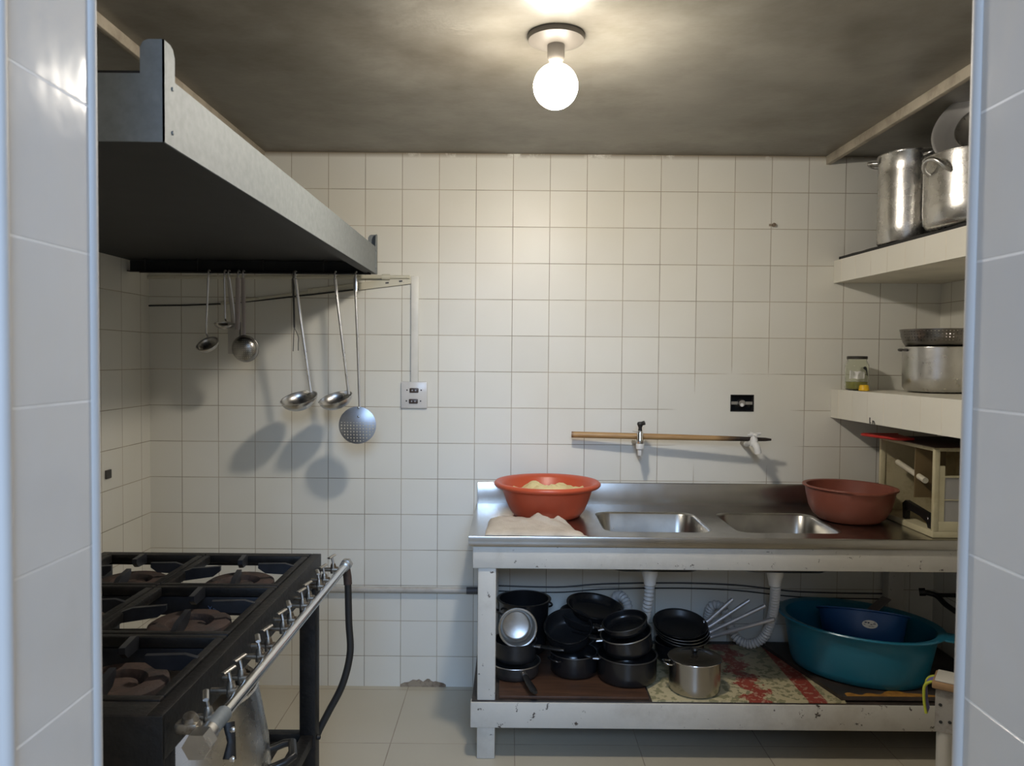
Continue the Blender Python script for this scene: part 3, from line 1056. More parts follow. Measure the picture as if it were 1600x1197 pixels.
def pan(label, loc, rot, r, h, mtl='nonstick', name='saucepan', cat='saucepan', handle=None, hm='bakelite', loops=None, lm='chrome',
        lid=None, knob=None, grp='pots and pans on the lower shelf', lip=.004, flare=0, rimm=None, bev=.015, belly=0, th=.003, inner=None):
    t = thing(name, label, cat, loc, rot, grp)
    bm = BM()
    lathe(bm, pot_body(r, h, th, lip, bev, flare, belly), 44)
    b0 = obj('body', bm, mtl, t, local=True, ang=50)
    R1 = r + flare
    if rimm:
        bm = BM()
        tube(bm, [((R1 + lip * .6) * math.cos(2 * PI * k / 44), (R1 + lip * .6) * math.sin(2 * PI * k / 44), h) for k in range(44)], .0022, 8, closed=True)
        obj('rim', bm, rimm, t, local=True)
    if inner:
        bm = BM()
        pr = [(0, th + .001), (r - th - bev, th + .001), (r - th - bev * .3 - .001, th + bev * .4), (r - th - .001, bev + th), (R1 - th - .001, h - .001)]
        lathe(bm, pr, 44)
        obj('lining', bm, inner, t, local=True)
    if handle:
        ang, ln, rise, w = handle
        c, s = math.cos(R(ang)), math.sin(R(ang))
        bm = BM()
        z = h * .78
        pts = [(R1 - .002, z), (R1 + .02, z + rise * .12), (R1 + ln * .45, z + rise * .6), (R1 + ln * .85, z + rise), (R1 + ln, z + rise)]
        tube(bm, [(q * c, q * s, zz) for q, zz in pts], [w * .7, w * .8, w, w * 1.1, w * .7], 12, flat=.62)
        hd = obj('handle', bm, hm, t, local=True)
        bm = BM()
        tube(bm, [((R1 - .002) * c, (R1 - .002) * s, z), ((R1 + .022) * c, (R1 + .022) * s, z + rise * .12)], w * .86, 12, flat=.7)
        obj('ferrule', bm, 'alu_dull', hd, local=True)
    if loops:
        for ang in loops[0]:
            bm = BM()
            w, rr, z = loops[1], loops[2], h * loops[3]
            pts = []
            for k in range(13):
                q = PI * k / 12
                u = -w * math.cos(q)
                out = R1 + .002 + rr * math.sin(q) ** .6 if 0 < k < 12 else R1 - .002
                pts.append((out * math.cos(R(ang)) - u * math.sin(R(ang)), out * math.sin(R(ang)) + u * math.cos(R(ang)), z + (loops[5] if len(loops) > 5 else .25) * rr * math.sin(q)))
            tube(bm, pts, loops[4], 10)
            obj('loop_handle', bm, lm, t, local=True)
    if lid:
        bm = BM()
        hh = lid[1]
        lathe(bm, [(0, h + hh), (R1 * .3, h + hh * .93), (R1 * .65, h + hh * .6), (R1 * .92, h + hh * .15), (R1 + .003, h + .003), (R1 + .003, h + .0016), (R1 * .9, h + .0018), (0, h + hh - .003)], 44)
        l0 = obj('lid', bm, lid[0], t, local=True)
        if knob:
            bm = BM()
            lathe(bm, [(0, h + hh + .022), (.012, h + hh + .021), (.015, h + hh + .014), (.008, h + hh + .006), (.008, h + hh - .002), (0, h + hh - .002)], 20)
            obj('lid_knob', bm, knob, l0, local=True)
    return t


ZB = SHZ + .0125
ZO = SHZ + .0065
# left cluster behind the table leg
pan('tall black pot standing at the back left corner of the lower shelf', (.055, 3.01, ZB), (0, 0, R(10)), .088, .205, 'enamel', 'stockpot', 'pot',
    loops=((20, 200), .03, .02, .8, .004), lm='enamel', flare=.012, lip=.008)
pan('black frying pan with worn grey rim and black handle sticking out over the shelf front', (.02, 2.775, ZB), (0, 0, 0), .086, .05, 'alu_dark', 'frying_pan', 'frying pan',
    handle=(-72, .13, -.018, .012), rimm='alu_dull', flare=.004)
pan('black saucepan stacked on the grey-rimmed frying pan behind the left leg', (.02, 2.785, ZB + .0525), (0, 0, 0), .077, .072, 'nonstick',
    handle=(-20, .11, .0, .011))
pan('silver aluminium saucepan lying on its side, open mouth facing the door', at(806, 980, 2.79) + Vector((0, .012, .004)), (R(80), 0, R(6)), .0635, .066, 'alu_dull', flare=.003, lip=.003,
    rimm='alu', grp='pots and pans on the lower shelf')
# back stack
px_ = at(925, 955, 2.97).x
pan('large black pot carrying two tilted pans at the back of the shelf', (px_ - .005, 2.965, ZB), (0, 0, 0), .105, .115, 'enamel', 'stockpot', 'pot', lip=.006,
    loops=((0, 180), .03, .018, .75, .004), lm='enamel')
pan('black frying pan lying under another one on the large back pot', (px_ - .02, 2.965, ZB + .122), (R(4), R(7), 0), .098, .036, 'nonstick', 'frying_pan', 'frying pan', flare=.009)
pan('black frying pan tilted on top of the back stack, highest of the pans', (px_ + .006, 2.96, ZB + .163), (R(8), R(7), 0), .095, .034, 'enamel', 'frying_pan', 'frying pan', flare=.012, lip=.005)
# middle
px_ = at(896, 1030, 2.82).x
pan('black casserole under the tilted pot in the middle left of the shelf', (px_, 2.80, ZB), (0, 0, R(15)), .086, .078, 'enamel', 'casserole', 'casserole',
    loops=((200, 20), .028, .018, .8, .004), lm='enamel', lip=.005, rimm='alu_dark')
c = at(893, 990, 2.83)
pan('black saucepan tipped towards the door with two long handles crossing behind it', (c.x - .008, 2.865, ZB + .100), (R(24), R(-4), 0), .083, .06, 'nonstick',
    handle=(2, .12, .01, .011), flare=.005, rimm='enamel')
# front centre stack
c = atz(984, 1070, ZB)
pan('black saucepan at the bottom of the front stack, pale ring round its base', (c.x, 2.752, ZB), (0, 0, R(8)), .106, .088, 'enamel', handle=(172, .05, .01, .012), rimm='alu_dark', lip=.003)
pan('glossy black saucepan leaning in the front stack, second from the bottom', (c.x + .004, 2.752, ZB + .104), (R(5), R(-11), R(5)), .090, .066, 'enamel', handle=(176, .045, .02, .012), rimm='alu_dull', lip=.003)
pan('small black saucepan on top of the leaning front stack', (c.x - .004, 2.757, ZB + .173), (R(5), R(-14), R(5)), .080, .034, 'enamel', handle=(182, .035, .02, .011), rimm='alu_dark', lip=.003)
# frying pans with steel tube handles
gx_, gy_ = at(1063, 985, 2.93).x, 2.955
pan('black pot under the four nested steel-handled frying pans', (gx_, gy_ - .005, ZO), (0, 0, 0), .094, .07, 'enamel', 'casserole', 'casserole', lip=.004)
ends = [(1145, 936, 2.95), (1171, 938, 2.93), (1196, 946, 2.88), (1210, 967, 2.81)]
roots = [(1104, 994), (1112, 998), (1120, 1004), (1126, 1012)]
labs = ['topmost of the nested black frying pans, flat black inside, steel tube handle leftmost of four',
        'black frying pan second in the nest, its steel tube handle second from the left',
        'black frying pan third in the nest, its steel tube handle second from the right',
        'lowest of the nested black frying pans, its steel tube handle the rightmost and lowest']
for k in range(4):
    zz = ZO + .077 + .036 - k * .012
    loc = Vector((gx_ + .004 * k, gy_ - .012 + .002 * k, zz))
    rx = R(13)
    t = thing('frying_pan', labs[k], 'frying pan', loc, (rx, R(1), 0), 'pots and pans on the lower shelf')
    bm = BM()
    lathe(bm, pot_body(.088, .030, .0022, .002, .01, .014), 48)
    obj('body', bm, 'nonstick', t, local=True, ang=50)
    bm = BM()
    tube(bm, [(.1035 * math.cos(2 * PI * i / 48), .1035 * math.sin(2 * PI * i / 48), .0300) for i in range(48)], .0018, 8, closed=True)
    obj('rim', bm, 'alu_dull' if k else 'enamel', t, local=True)
    inv = (Matrix.Translation(loc) @ Matrix.Rotation(R(1), 4, 'Y') @ Matrix.Rotation(rx, 4, 'X')).inverted()
    e = inv @ at(*ends[k])
    r0 = Vector((.098 * math.cos(R(12 - 9 * k)), .098 * math.sin(R(12 - 9 * k)), .022))
    r1 = inv @ at(roots[k][0], roots[k][1], loc.y + .1 * math.sin(R(12 - 9 * k)) - .0)
    r1 = Vector((r0.x + .016, r0.y, r0.z + .008))
    bm = BM()
    tube(bm, smooth_path([r0, r1, r1.lerp(e, .2), r1.lerp(e, .6), e], 5), .0078, 12)
    obj('handle', bm, 'tubesteel', t, local=True)
bm = BM()
# stainless pot with lid in front
c = atz(1082, 1072, ZO)
pan('shiny stainless steel pot with a dark lid at the front of the shelf', (c.x, 2.668, ZO), (0, 0, R(20)), .089, .115, 'steel', 'cooking_pot', 'pot',
    loops=((165,), .022, .022, .85, .003), lm='chrome', lid=('smokyglass', .012), knob='bakelite', lip=.004, rimm='chrome')

# ------------------------------------------------------------------ blue basins
ZD = SHZ + .0205
bc_ = Vector((1.292, 2.826, ZD))
t = thing('oval_basin', 'large oval teal plastic basin on the lower shelf', 'basin', bc_, (0, R(1), R(-33)))
H_ = .185
pr = [(0, 0), (.75, 0), (.80, .004)]
lv = [(0, 0), (.215, 0), (.230, .006), (.238, .03), (.254, .12), (.263, .172), (.276, .180), (.288, .182), (.290, .186), (.286, .190), (.272, .189), (.258, .184), (.248, .12), (.232, .03), (.222, .010), (.20, .004), (0, .004)]
bm = BM()
lathe(bm, lv, 64, None, 1.0, .78)
obj('body', bm, 'teal', t, local=True, ang=50)
for s in (-1, 1):
    bm = BM()
    box(bm, s * .292 - .02, s * .292 + .02, -.045, .045, .180, .187, .0025)
    obj('grip', bm, 'teal', t, local=True)
nb = Vector((1.300, 2.800, ZD + .058))
t = thing('round_basin', 'dark blue plastic basin with a white oval sticker, nested in the teal basin', 'basin', nb, (R(-19), R(8), 0))
bm = BM()
lathe(bm, [(0, 0), (.112, 0), (.121, .006), (.135, .06), (.152, .150), (.163, .153), (.163, .157), (.149, .157), (.131, .06), (.117, .01), (.108, .004), (0, .004)], 48)
obj('body', bm, 'navy', t, local=True, ang=50)


def wrap(bm, poly, R0, zc, ang0, tilt=0, eps=.0012, slope=.176):
    vs = []
    for (u, v) in poly:
        rr = R0 + slope * v + eps
        a = ang0 + u / R0
        vs.append(bm.verts.new((rr * math.cos(a), rr * math.sin(a), zc + v)))
    c = bm.verts.new(sum((v.co for v in vs), Vector()) / len(vs))
    c.co = Vector(((R0 + eps) * math.cos(ang0 + sum(p[0] for p in poly) / len(poly) / R0), (R0 + eps) * math.sin(ang0 + sum(p[0] for p in poly) / len(poly) / R0), zc + sum(p[1] for p in poly) / len(poly)))
    for i in range(len(vs)):
        bm.faces.new((vs[i], vs[(i + 1) % len(vs)], c))


bm = BM()
z_s = .108
wrap(bm, [(.026 * math.cos(2 * PI * k / 24), .014 * math.sin(2 * PI * k / 24)) for k in range(24)], .1442, z_s, R(-106), eps=.0014)
st = obj('sticker', bm, 'label', t, local=True)
bm = BM()
for (u0, v0, w_, h_) in ((-.018, .003, .008, .004), (-.02, -.003, .006, .002), (-.008, .002, .006, .005), (.001, -.002, .007, .003), (.010, .001, .009, .003), (-.004, -.008, .012, .002), (.006, -.0075, .008, .002), (.012, .006, .006, .002)):
    wrap(bm, [(u0, v0), (u0 + w_, v0 + .001), (u0 + w_, v0 + h_), (u0, v0 + h_)], .1442, z_s, R(-106), eps=.0022)
obj('sticker_print', bm, 'inkblue', st, local=True)
p = at(1372, 946, 2.93)
t = thing('scoop', 'grey-brown flat handle of a scoop lying across the blue basin', 'scoop', p, (R(0), R(-30), R(20)))
bm = BM()
box(bm, -.05, .05, -.022, .022, -.003, .003, .0025)
obj('handle', bm, mat('grey_brown_plastic', (.16, .14, .13), .5), t, local=True)
bm = BM()
box(bm, -.16, -.049, -.034, .034, -.002, .002, .0015)
obj('blade', bm, mat('grey_brown_plastic_blade', (.15, .13, .12), .5), t, local=True)

# ------------------------------------------------------------------ things on the worktop
ZW = SZ + .0008
oc = Vector((at(855, 760, 2.915).x, 2.915, ZW))
t = thing('washing_basin', 'bright orange plastic basin holding pale food on the left of the worktop', 'basin', oc)
bm = BM()
lathe(bm, [(0, 0.004), (.105, .004), (.108, 0), (.118, 0), (.128, .006), (.142, .025), (.158, .06), (.172, .105), (.186, .110), (.198, .113), (.203, .119), (.203, .125), (.197, .131), (.188, .131), (.176, .126), (.168, .118), (.153, .06), (.136, .025), (.122, .012), (0, .010)], 64)
obj('body', bm, 'orange', t, local=True, ang=50)
bm = BM()
seg = 48
prf = [(0, .012), (.12, .012), (.135, .03), (.1515, .065), (.156, .080)]
lathe(bm, prf, seg)
rings = 9
last = None
for k in range(rings + 1):
    q = 1 - k / rings
    rr = .156 * q
    ring = []
    for i in range(seg if k < rings else 1):
        a = 2 * PI * i / seg
        x, y = rr * math.cos(a), rr * math.sin(a)
        hgt = .083 + .026 * (1 - q * q) + .030 * noise.noise(Vector((x * 17 + 3, y * 17, .3))) * (1 if q < .97 else 0) + .014 * noise.noise(Vector((x * 45, y * 45, 2))) * (1 if q < .97 else 0)
        ring.append(bm.verts.new((x, y, hgt)))
    if last is not None:
        for i in range(seg):
            j = (i + 1) % seg
            if len(ring) == 1:
                bm.faces.new((last[i], last[j], ring[0]))
            else:
                bm.faces.new((last[i], last[j], ring[j], ring[i]))
    last = ring
o = obj('food', bm, 'food', None, ang=60)
o.location = oc
tag(o, 'pale yellow food heaped inside the orange basin', 'food', kind='stuff')

bc2 = Vector((at(1326, 780, 2.88).x, 2.878, ZW))
t = thing('washing_basin', 'faded brown plastic basin with a broken rim on the right of the worktop', 'basin', bc2, (0, R(1.2), 0))
bm = BM()
lathe(bm, [(0, .004), (.092, .004), (.097, .0), (.108, .004), (.128, .020), (.144, .050), (.154, .09), (.159, .120), (.166, .122), (.169, .125), (.168, .129), (.162, .130), (.154, .127), (.149, .09), (.139, .050), (.122, .024), (.1, .009), (0, .009)], 72)
for v in bm.verts:
    a = math.degrees(math.atan2(v.co.y, v.co.x))
    rr = math.hypot(v.co.x, v.co.y)
    if v.co.z > .11 and rr > .1555:
        if -112 < a < -66:
            dr = (rr - .1555) * (.75 + .2 * noise.noise(Vector((a * .3, 0, 0))))
            v.co.x -= math.cos(R(a)) * dr
            v.co.y -= math.sin(R(a)) * dr
            v.co.z -= .006 * (1 + noise.noise(Vector((a * .15, 1, 0))))
obj('body', bm, 'terracotta', t, local=True, ang=55)

# cloth: a folded towel
bm = BM()
q00, q10, q11, q01 = atz(757, 837, SZ), atz(918, 839, SZ), atz(880, 821, SZ), atz(764, 815, SZ)
nu, nv = 44, 22
top, bot = [], []
for i in range(nu + 1):
    rt, rb = [], []
    for j in range(nv + 1):
        u, v = i / nu, j / nv
        p = q00.lerp(q10, u).lerp(q01.lerp(q11, u), v)
        ed = min(1, 7 * min(u, 1 - u), 7 * min(v, 1 - v))
        wob = .006 * noise.noise(Vector((u * 6, v * 6, 4)))
        p.x += wob * 1.2
        p.y += wob
        fold = 0
        if u > .35 and v > .35:
            fold = .016 * max(0, math.sin((u * 5.0 + v * 2.2) * 4)) * min(1, (v - .35) * 3) * min(1, (u - .35) * 4)
        hgt = (.011 + .014 * v) * math.sqrt(max(0, ed)) + .004 * noise.noise(Vector((u * 9, v * 7, 0))) * ed + fold + .009 * max(0, v - .3) * ed
        rt.append(bm.verts.new((p.x, p.y, SZ + .0012 + max(.0015, hgt))))
        rb.append(bm.verts.new((p.x, p.y, SZ + .0010)))
    top.append(rt)
    bot.append(rb)
for i in range(nu):
    for j in range(nv):
        bm.faces.new((top[i][j], top[i + 1][j], top[i + 1][j + 1], top[i][j + 1]))
        bm.faces.new((bot[i][j], bot[i][j + 1], bot[i + 1][j + 1], bot[i + 1][j]))
for i in range(nu):
    bm.faces.new((top[i][0], bot[i][0], bot[i + 1][0], top[i + 1][0]))
    bm.faces.new((top[i][nv], top[i + 1][nv], bot[i + 1][nv], bot[i][nv]))
for j in range(nv):
    bm.faces.new((top[0][j], top[0][j + 1], bot[0][j + 1], bot[0][j]))
    bm.faces.new((top[nu][j], bot[nu][j], bot[nu][j + 1], top[nu][j + 1]))
single('dish_towel', bm, 'cloth', 'folded beige towel lying at the front left of the worktop', 'towel', (.0, 2.65, SZ), ang=80)

# cream box at the right end of the worktop
X0, X1, YA, YB, ZA, ZT = 1.432, 1.735, 2.59, 2.985, SZ + .0008, 1.078
t = thing('cutlery_cabinet', 'old cream painted open box with tray at the right end of the worktop', 'box', ((X0 + X1) / 2, (YA + YB) / 2, ZA))
bm = BM(); box(bm, X0, X1, YA, YB, ZA, ZA + .022, .002); obj('base_tray', bm, 'cream', t)
bm = BM(); box(bm, X0 + .005, X1, YA + .01, YB, ZT - .012, ZT, .002); obj('top_panel', bm, 'creamin', t)
bm = BM(); box(bm, X0 + .008, X1, YA + .012, YB - .002, ZT - .0005, ZT + .003, .001); obj('top_shade_sheet', bm, mat('maroon_shelf_shade', (.05, .022, .016), .6), t)  # added dark sheet: paints the wall shelf's shade onto the box top
bm = BM(); box(bm, X0 + .003, X1, YB - .01, YB, ZA + .022, ZT - .012); obj('back_panel', bm, 'creamin', t)
bm = BM(); box(bm, X1 - .008, X1, YA + .01, YB - .01, ZA + .022, ZT - .012); obj('side_panel', bm, 'creamin', t)
for y in (YA, YB - .016):
    bm = BM(); box(bm, X0 + .002, X0 + .020, y, y + .016, ZA + .022, ZT - .004, .0015); obj('post', bm, 'cream', t)
bm = BM()
box(bm, X0 + .020, X1, YA + .003, YA + .009, ZA + .055, ZT - .095)
obj('front_sheet', bm, 'smoke', t)
bm = BM()
box(bm, X0 + .020, X1, YA, YA + .012, ZA + .022, ZA + .055, .001)
box(bm, X0 + .020, X1, YA, YA + .012, ZA + .128, ZA + .131)
box(bm, X0 + .020, X1, YA, YA + .012, ZT - .100, ZT - .094)
box(bm, X0 + .020, X0 + .038, YA + .001, YA + .011, ZA + .05, ZT - .06)
obj('front_frame', bm, 'cream', t)
bm = BM(); box(bm, X0 + .02, X0 + .13, YA + .16, YA + .165, ZA + .11, ZT - .012)
obj('divider', bm, mat('brown_stained_wood', (.16, .11, .05), .6), t)
bm = BM()
tube(bm, [at(1403, 722, 2.93), at(1446, 751, 2.70)], .0105, 14)
single('plastic_tube', bm, mat('cream_tube', (.62, .58, .46), .35), 'cream plastic tube lying slanted inside the cream box', 'tube', at(1425, 737, 2.8))
# black handle in the tray
hz = ZA + .0225
t = thing('knife_handle', 'black riveted grip of a tool standing in the tray of the cream box', 'tool', (1.452, 2.72, hz))
bm = BM()
P3 = [(2.815, hz), (2.82, hz + .055), (2.80, hz + .068), (2.64, hz + .048), (2.625, hz + .035), (2.625, hz), (2.645, hz), (2.655, hz + .018), (2.70, hz + .03), (2.775, hz + .038), (2.795, hz + .03), (2.797, hz)]
prism(bm, P3, 'x', 1.445, 1.462)
o = obj('grip', bm, 'bakelite', t)
bm = BM()
lathe(bm, [(0, .002), (.004, .0015), (.005, 0)], 12, Matrix.Translation((1.445, 2.648, hz + .032)) @ Matrix.Rotation(R(-90), 4, 'Y'))
obj('rivet', bm, 'chrome', o)
# red tray on top of the box
bm = BM()
ra, rb = at(1348, 672, 2.96), at(1415, 680, 2.80)
zt_ = ZT + .0036
n = 20
poly = [(1.365, 2.975), (1.372, 2.91), (1.39, 2.86), (1.412, 2.80), (1.47, 2.80), (1.50, 2.975)]
prism(bm, poly, 'z', zt_ + .004, zt_ + .008)
tube(bm, smooth_path([(1.50, 2.975, zt_ + .0055), (1.365, 2.975, zt_ + .0055), (1.372, 2.91, zt_ + .0055), (1.39, 2.86, zt_ + .0055), (1.412, 2.80, zt_ + .0055), (1.47, 2.80, zt_ + .0055)], 6), .0055, 10)
single('red_tray', bm, 'redplastic', 'thin red plastic tray lying on the cream box under the shelf', 'tray', (1.5, 2.85, zt_))

# ------------------------------------------------------------------ wall shelves on the right
def shelf(name, label, zt, zb, Ye, top):
    t = thing(name, label, 'shelf', (XR, 2.3, zb))
    xw, xe = 1.313, 1.313 + .055 * (YW - Ye)
    bm = BM()
    prism(bm, [(xw + .006, YW - .001), (xe + .006, Ye), (XR - .001, Ye), (XR - .001, YW - .001)], 'z', zb, zt)
    obj('slab', bm, top, t)
    bm = BM()
    prism(bm, [(xw, YW - .001), (xe, Ye), (xe + .006, Ye), (xw + .006, YW - .001)], 'z', zb - .001, zt + .002)
    obj('edge_tiles', bm, 'tile_shelf', t)
    return t


UZ = 1.778
LZ = 1.254
shelf('wall_shelf', 'upper white tiled shelf on the right wall carrying the big pots', UZ, 1.690, .86, mat('shelf_plaster', (.62, .58, .48), .6))
shelf('wall_shelf', 'lower white tiled shelf on the right wall carrying the jar', LZ, 1.140, .86, mat('shelf_plaster_b', (.66, .63, .54), .6))
bm = BM()
n = 26
poly = []
for k in range(n + 1):
    y = 3.14 - k * (3.14 - 1.6) / n
    poly.append((1.325 + .055 * (YW - y) + .006 * noise.noise(Vector((y * 14, 0, 0))), y))
poly += [(1.74, 1.6), (1.74, 3.14)]
prism(bm, poly, 'z', UZ + .0005, UZ + .016)
single('shelf_mat', bm, 'shelfgrime', 'ragged black mat covering the upper shelf under the big pots', 'mat', (1.5, 2.5, UZ))
ZU = UZ + .0168
M['alu_pot'] = mat('hammered_aluminium', (.60, .585, .56), .27, 1, var=.10, vscale=9, rvar=.08, bump=.12, bscale=14)
G = 'pots on the upper shelf'
cx_ = at(1410, 300, 2.80)
t = pan('tall aluminium stockpot with a lid at the back of the upper shelf', (1.440, 2.815, ZU), (0, 0, 0), .106, .322, 'alu_pot', 'stockpot', 'pot', grp=G,
    loops=((-75, 150), .035, .03, .93, .006), lm='alu', lip=.003, bev=.012, lid=('alu', .012))
pan('wide aluminium pot beside the door reveal on the upper shelf', (1.468, 2.445, ZU), (0, 0, 0), .156, .225, 'alu_pot', 'stockpot', 'pot', grp=G,
    loops=((196, 8), .040, .035, .72, .0065, 1.1), lm='alu', lip=.003, bev=.03)
pan('dark pot with shiny rivets half hidden between the two big aluminium pots', (1.635, 2.98, ZU), (0, 0, 0), .105, .345, 'alu_dark', 'stockpot', 'pot', grp=G,
    loops=((215, 35), .03, .025, .9, .005), lm='alu_dark')
nrm_ = Vector((-.66, -.62, .42)).normalized()
rq = nrm_.to_track_quat('Z', 'Y').to_euler()
rc = Vector((1.452, 2.400, 2.108))
t = pan('shiny aluminium bowl tipped inside the wide pot on the upper shelf', rc - nrm_ * .062, rq, .105, .062, 'alu_bright', 'mixing_bowl', 'bowl', grp=G,
    flare=.038, bev=.035, lip=.006)
pan('small shiny pan lying inside the tipped bowl on the upper shelf', rc - nrm_ * .053, rq, .062, .042, 'alu', 'saucepan', 'saucepan', grp=G, bev=.02, flare=.02)

# lower shelf: jar, cap, pot and colander
jl = Vector((at(1336, 605, 3.05).x + .006, 3.05, LZ + .0025))
t = thing('glass_jar', 'glass jar with a dark lid and white label on the lower shelf', 'jar', jl)
bm = BM()
JRr = .0445
lathe(bm, [(0, 0), (JRr - .006, 0), (JRr, .006), (JRr, .098), (JRr - .006, .110), (.036, .117), (.036, .124), (.034, .124), (.034, .117), (JRr - .009, .109), (JRr - .003, .097), (JRr - .003, .007), (JRr - .008, .003), (0, .003)], 40)
obj('glass', bm, 'glass', t, local=True, ang=60)
bm = BM()
lathe(bm, [(0, .0035), (JRr - .009, .0035), (JRr - .0042, .008), (JRr - .0042, .032), (0, .033)], 32)
obj('contents', bm, 'oil', t, local=True)
bm = BM()
lathe(bm, [(0, .134), (.036, .134), (.0385, .132), (.0385, .122), (.036, .122), (0, .125)], 40)
obj('lid', bm, 'jarlid', t, local=True)
bm = BM()
lab = [(-.030, -.018), (-.012, -.015), (.0, -.018), (.026, -.016), (.027, .010), (.01, .013), (-.01, .012), (-.029, .016)]
wrap(bm, lab, JRr, .062, R(-111), eps=.0008, slope=0)
lb = obj('label', bm, 'label', t, local=True)
bm = BM()
pp = [(.020, .022), (.028, .024), (.031, .016), (.034, .006), (.036, -.004), (.042, -.008), (.042, -.004), (.040, .004), (.038, .014), (.036, .024), (.030, .030), (.022, .028)]
wrap(bm, pp, JRr, .064, R(-111), eps=.0014, slope=0)
obj('mark', bm, 'ink', t, local=True)
yc = Vector((at(1350, 606, 2.985).x, 2.985, LZ + .0025))
t = thing('bottle_cap', 'small yellow cap standing in front of the glass jar', 'cap', yc)
bm = BM()
lathe(bm, [(0, .022), (.015, .022), (.0165, .020), (.0195, .003), (.0195, 0), (.017, 0), (.015, .019), (0, .019)], 28)
obj('cap', bm, 'yellow', t, local=True)
G = 'pot and colander on the lower wall shelf'
pc_ = Vector((1.612, 2.90, LZ + .003))
pan('aluminium pot standing under the colander on the lower wall shelf', pc_, (0, 0, 0), .126, .168, 'alu', 'cooking_pot', 'pot', grp=G,
    loops=((170, -10), .03, .012, .93, .004), lm='alu_dark', lip=.002, bev=.03)
m_col = perforate(mat('colander_steel', (.22, .205, .19), .28, 1, var=.1, vscale=20), 'round', .011, .2, (.02, .058, .12))
t = thing('colander', 'perforated steel colander resting on the aluminium pot on the lower wall shelf', 'colander', pc_ + Vector((-.0, 0, .1715)), (0, 0, 0), G)
bm = BM()
lathe(bm, [(0, -.05), (.06, -.045), (.098, -.02), (.1165, .0), (.1265, .018), (.1325, .036), (.1355, .056), (.1375, .060), (.1375, .064), (.1335, .062), (.130, .036), (.124, .018), (.114, .001), (.096, -.017), (.06, -.042), (0, -.047)], 56)
obj('body', bm, m_col, t, local=True, ang=50)
# handwritten mark and small wire hooks on the lower shelf edge
p = at(1353, 655, 2.83)
xs = 1.313 + .055 * (YW - 2.83)
bm = BM()
tube(bm, [(xs - .002, 2.845, 1.140), (xs - .002, 2.845, 1.162)], .0018, 6)
tube(bm, [(xs - .002, 2.845, 1.143), (xs - .002, 2.835, 1.143)], .0014, 6)
tube(bm, [(xs - .002, 2.82, 1.140), (xs - .002, 2.822, 1.152), (xs - .002, 2.812, 1.150), (xs - .002, 2.806, 1.140)], .0018, 6)
single('wire_hook', bm, 'ink', 'tiny dark bent wires sticking to the lower shelf edge', 'wire hook', (xs, 2.83, 1.14))

# ------------------------------------------------------------------ stove
VX, VZ = -.548, .80
VYN, VYF = 1.198, 2.207
VXL = -1.178
t = thing('gas_stove', 'black iron six-burner industrial gas stove on open legs at the left', 'stove', ((VX + VXL) / 2, 1.7, 0))
TB = .026
bm = BM()
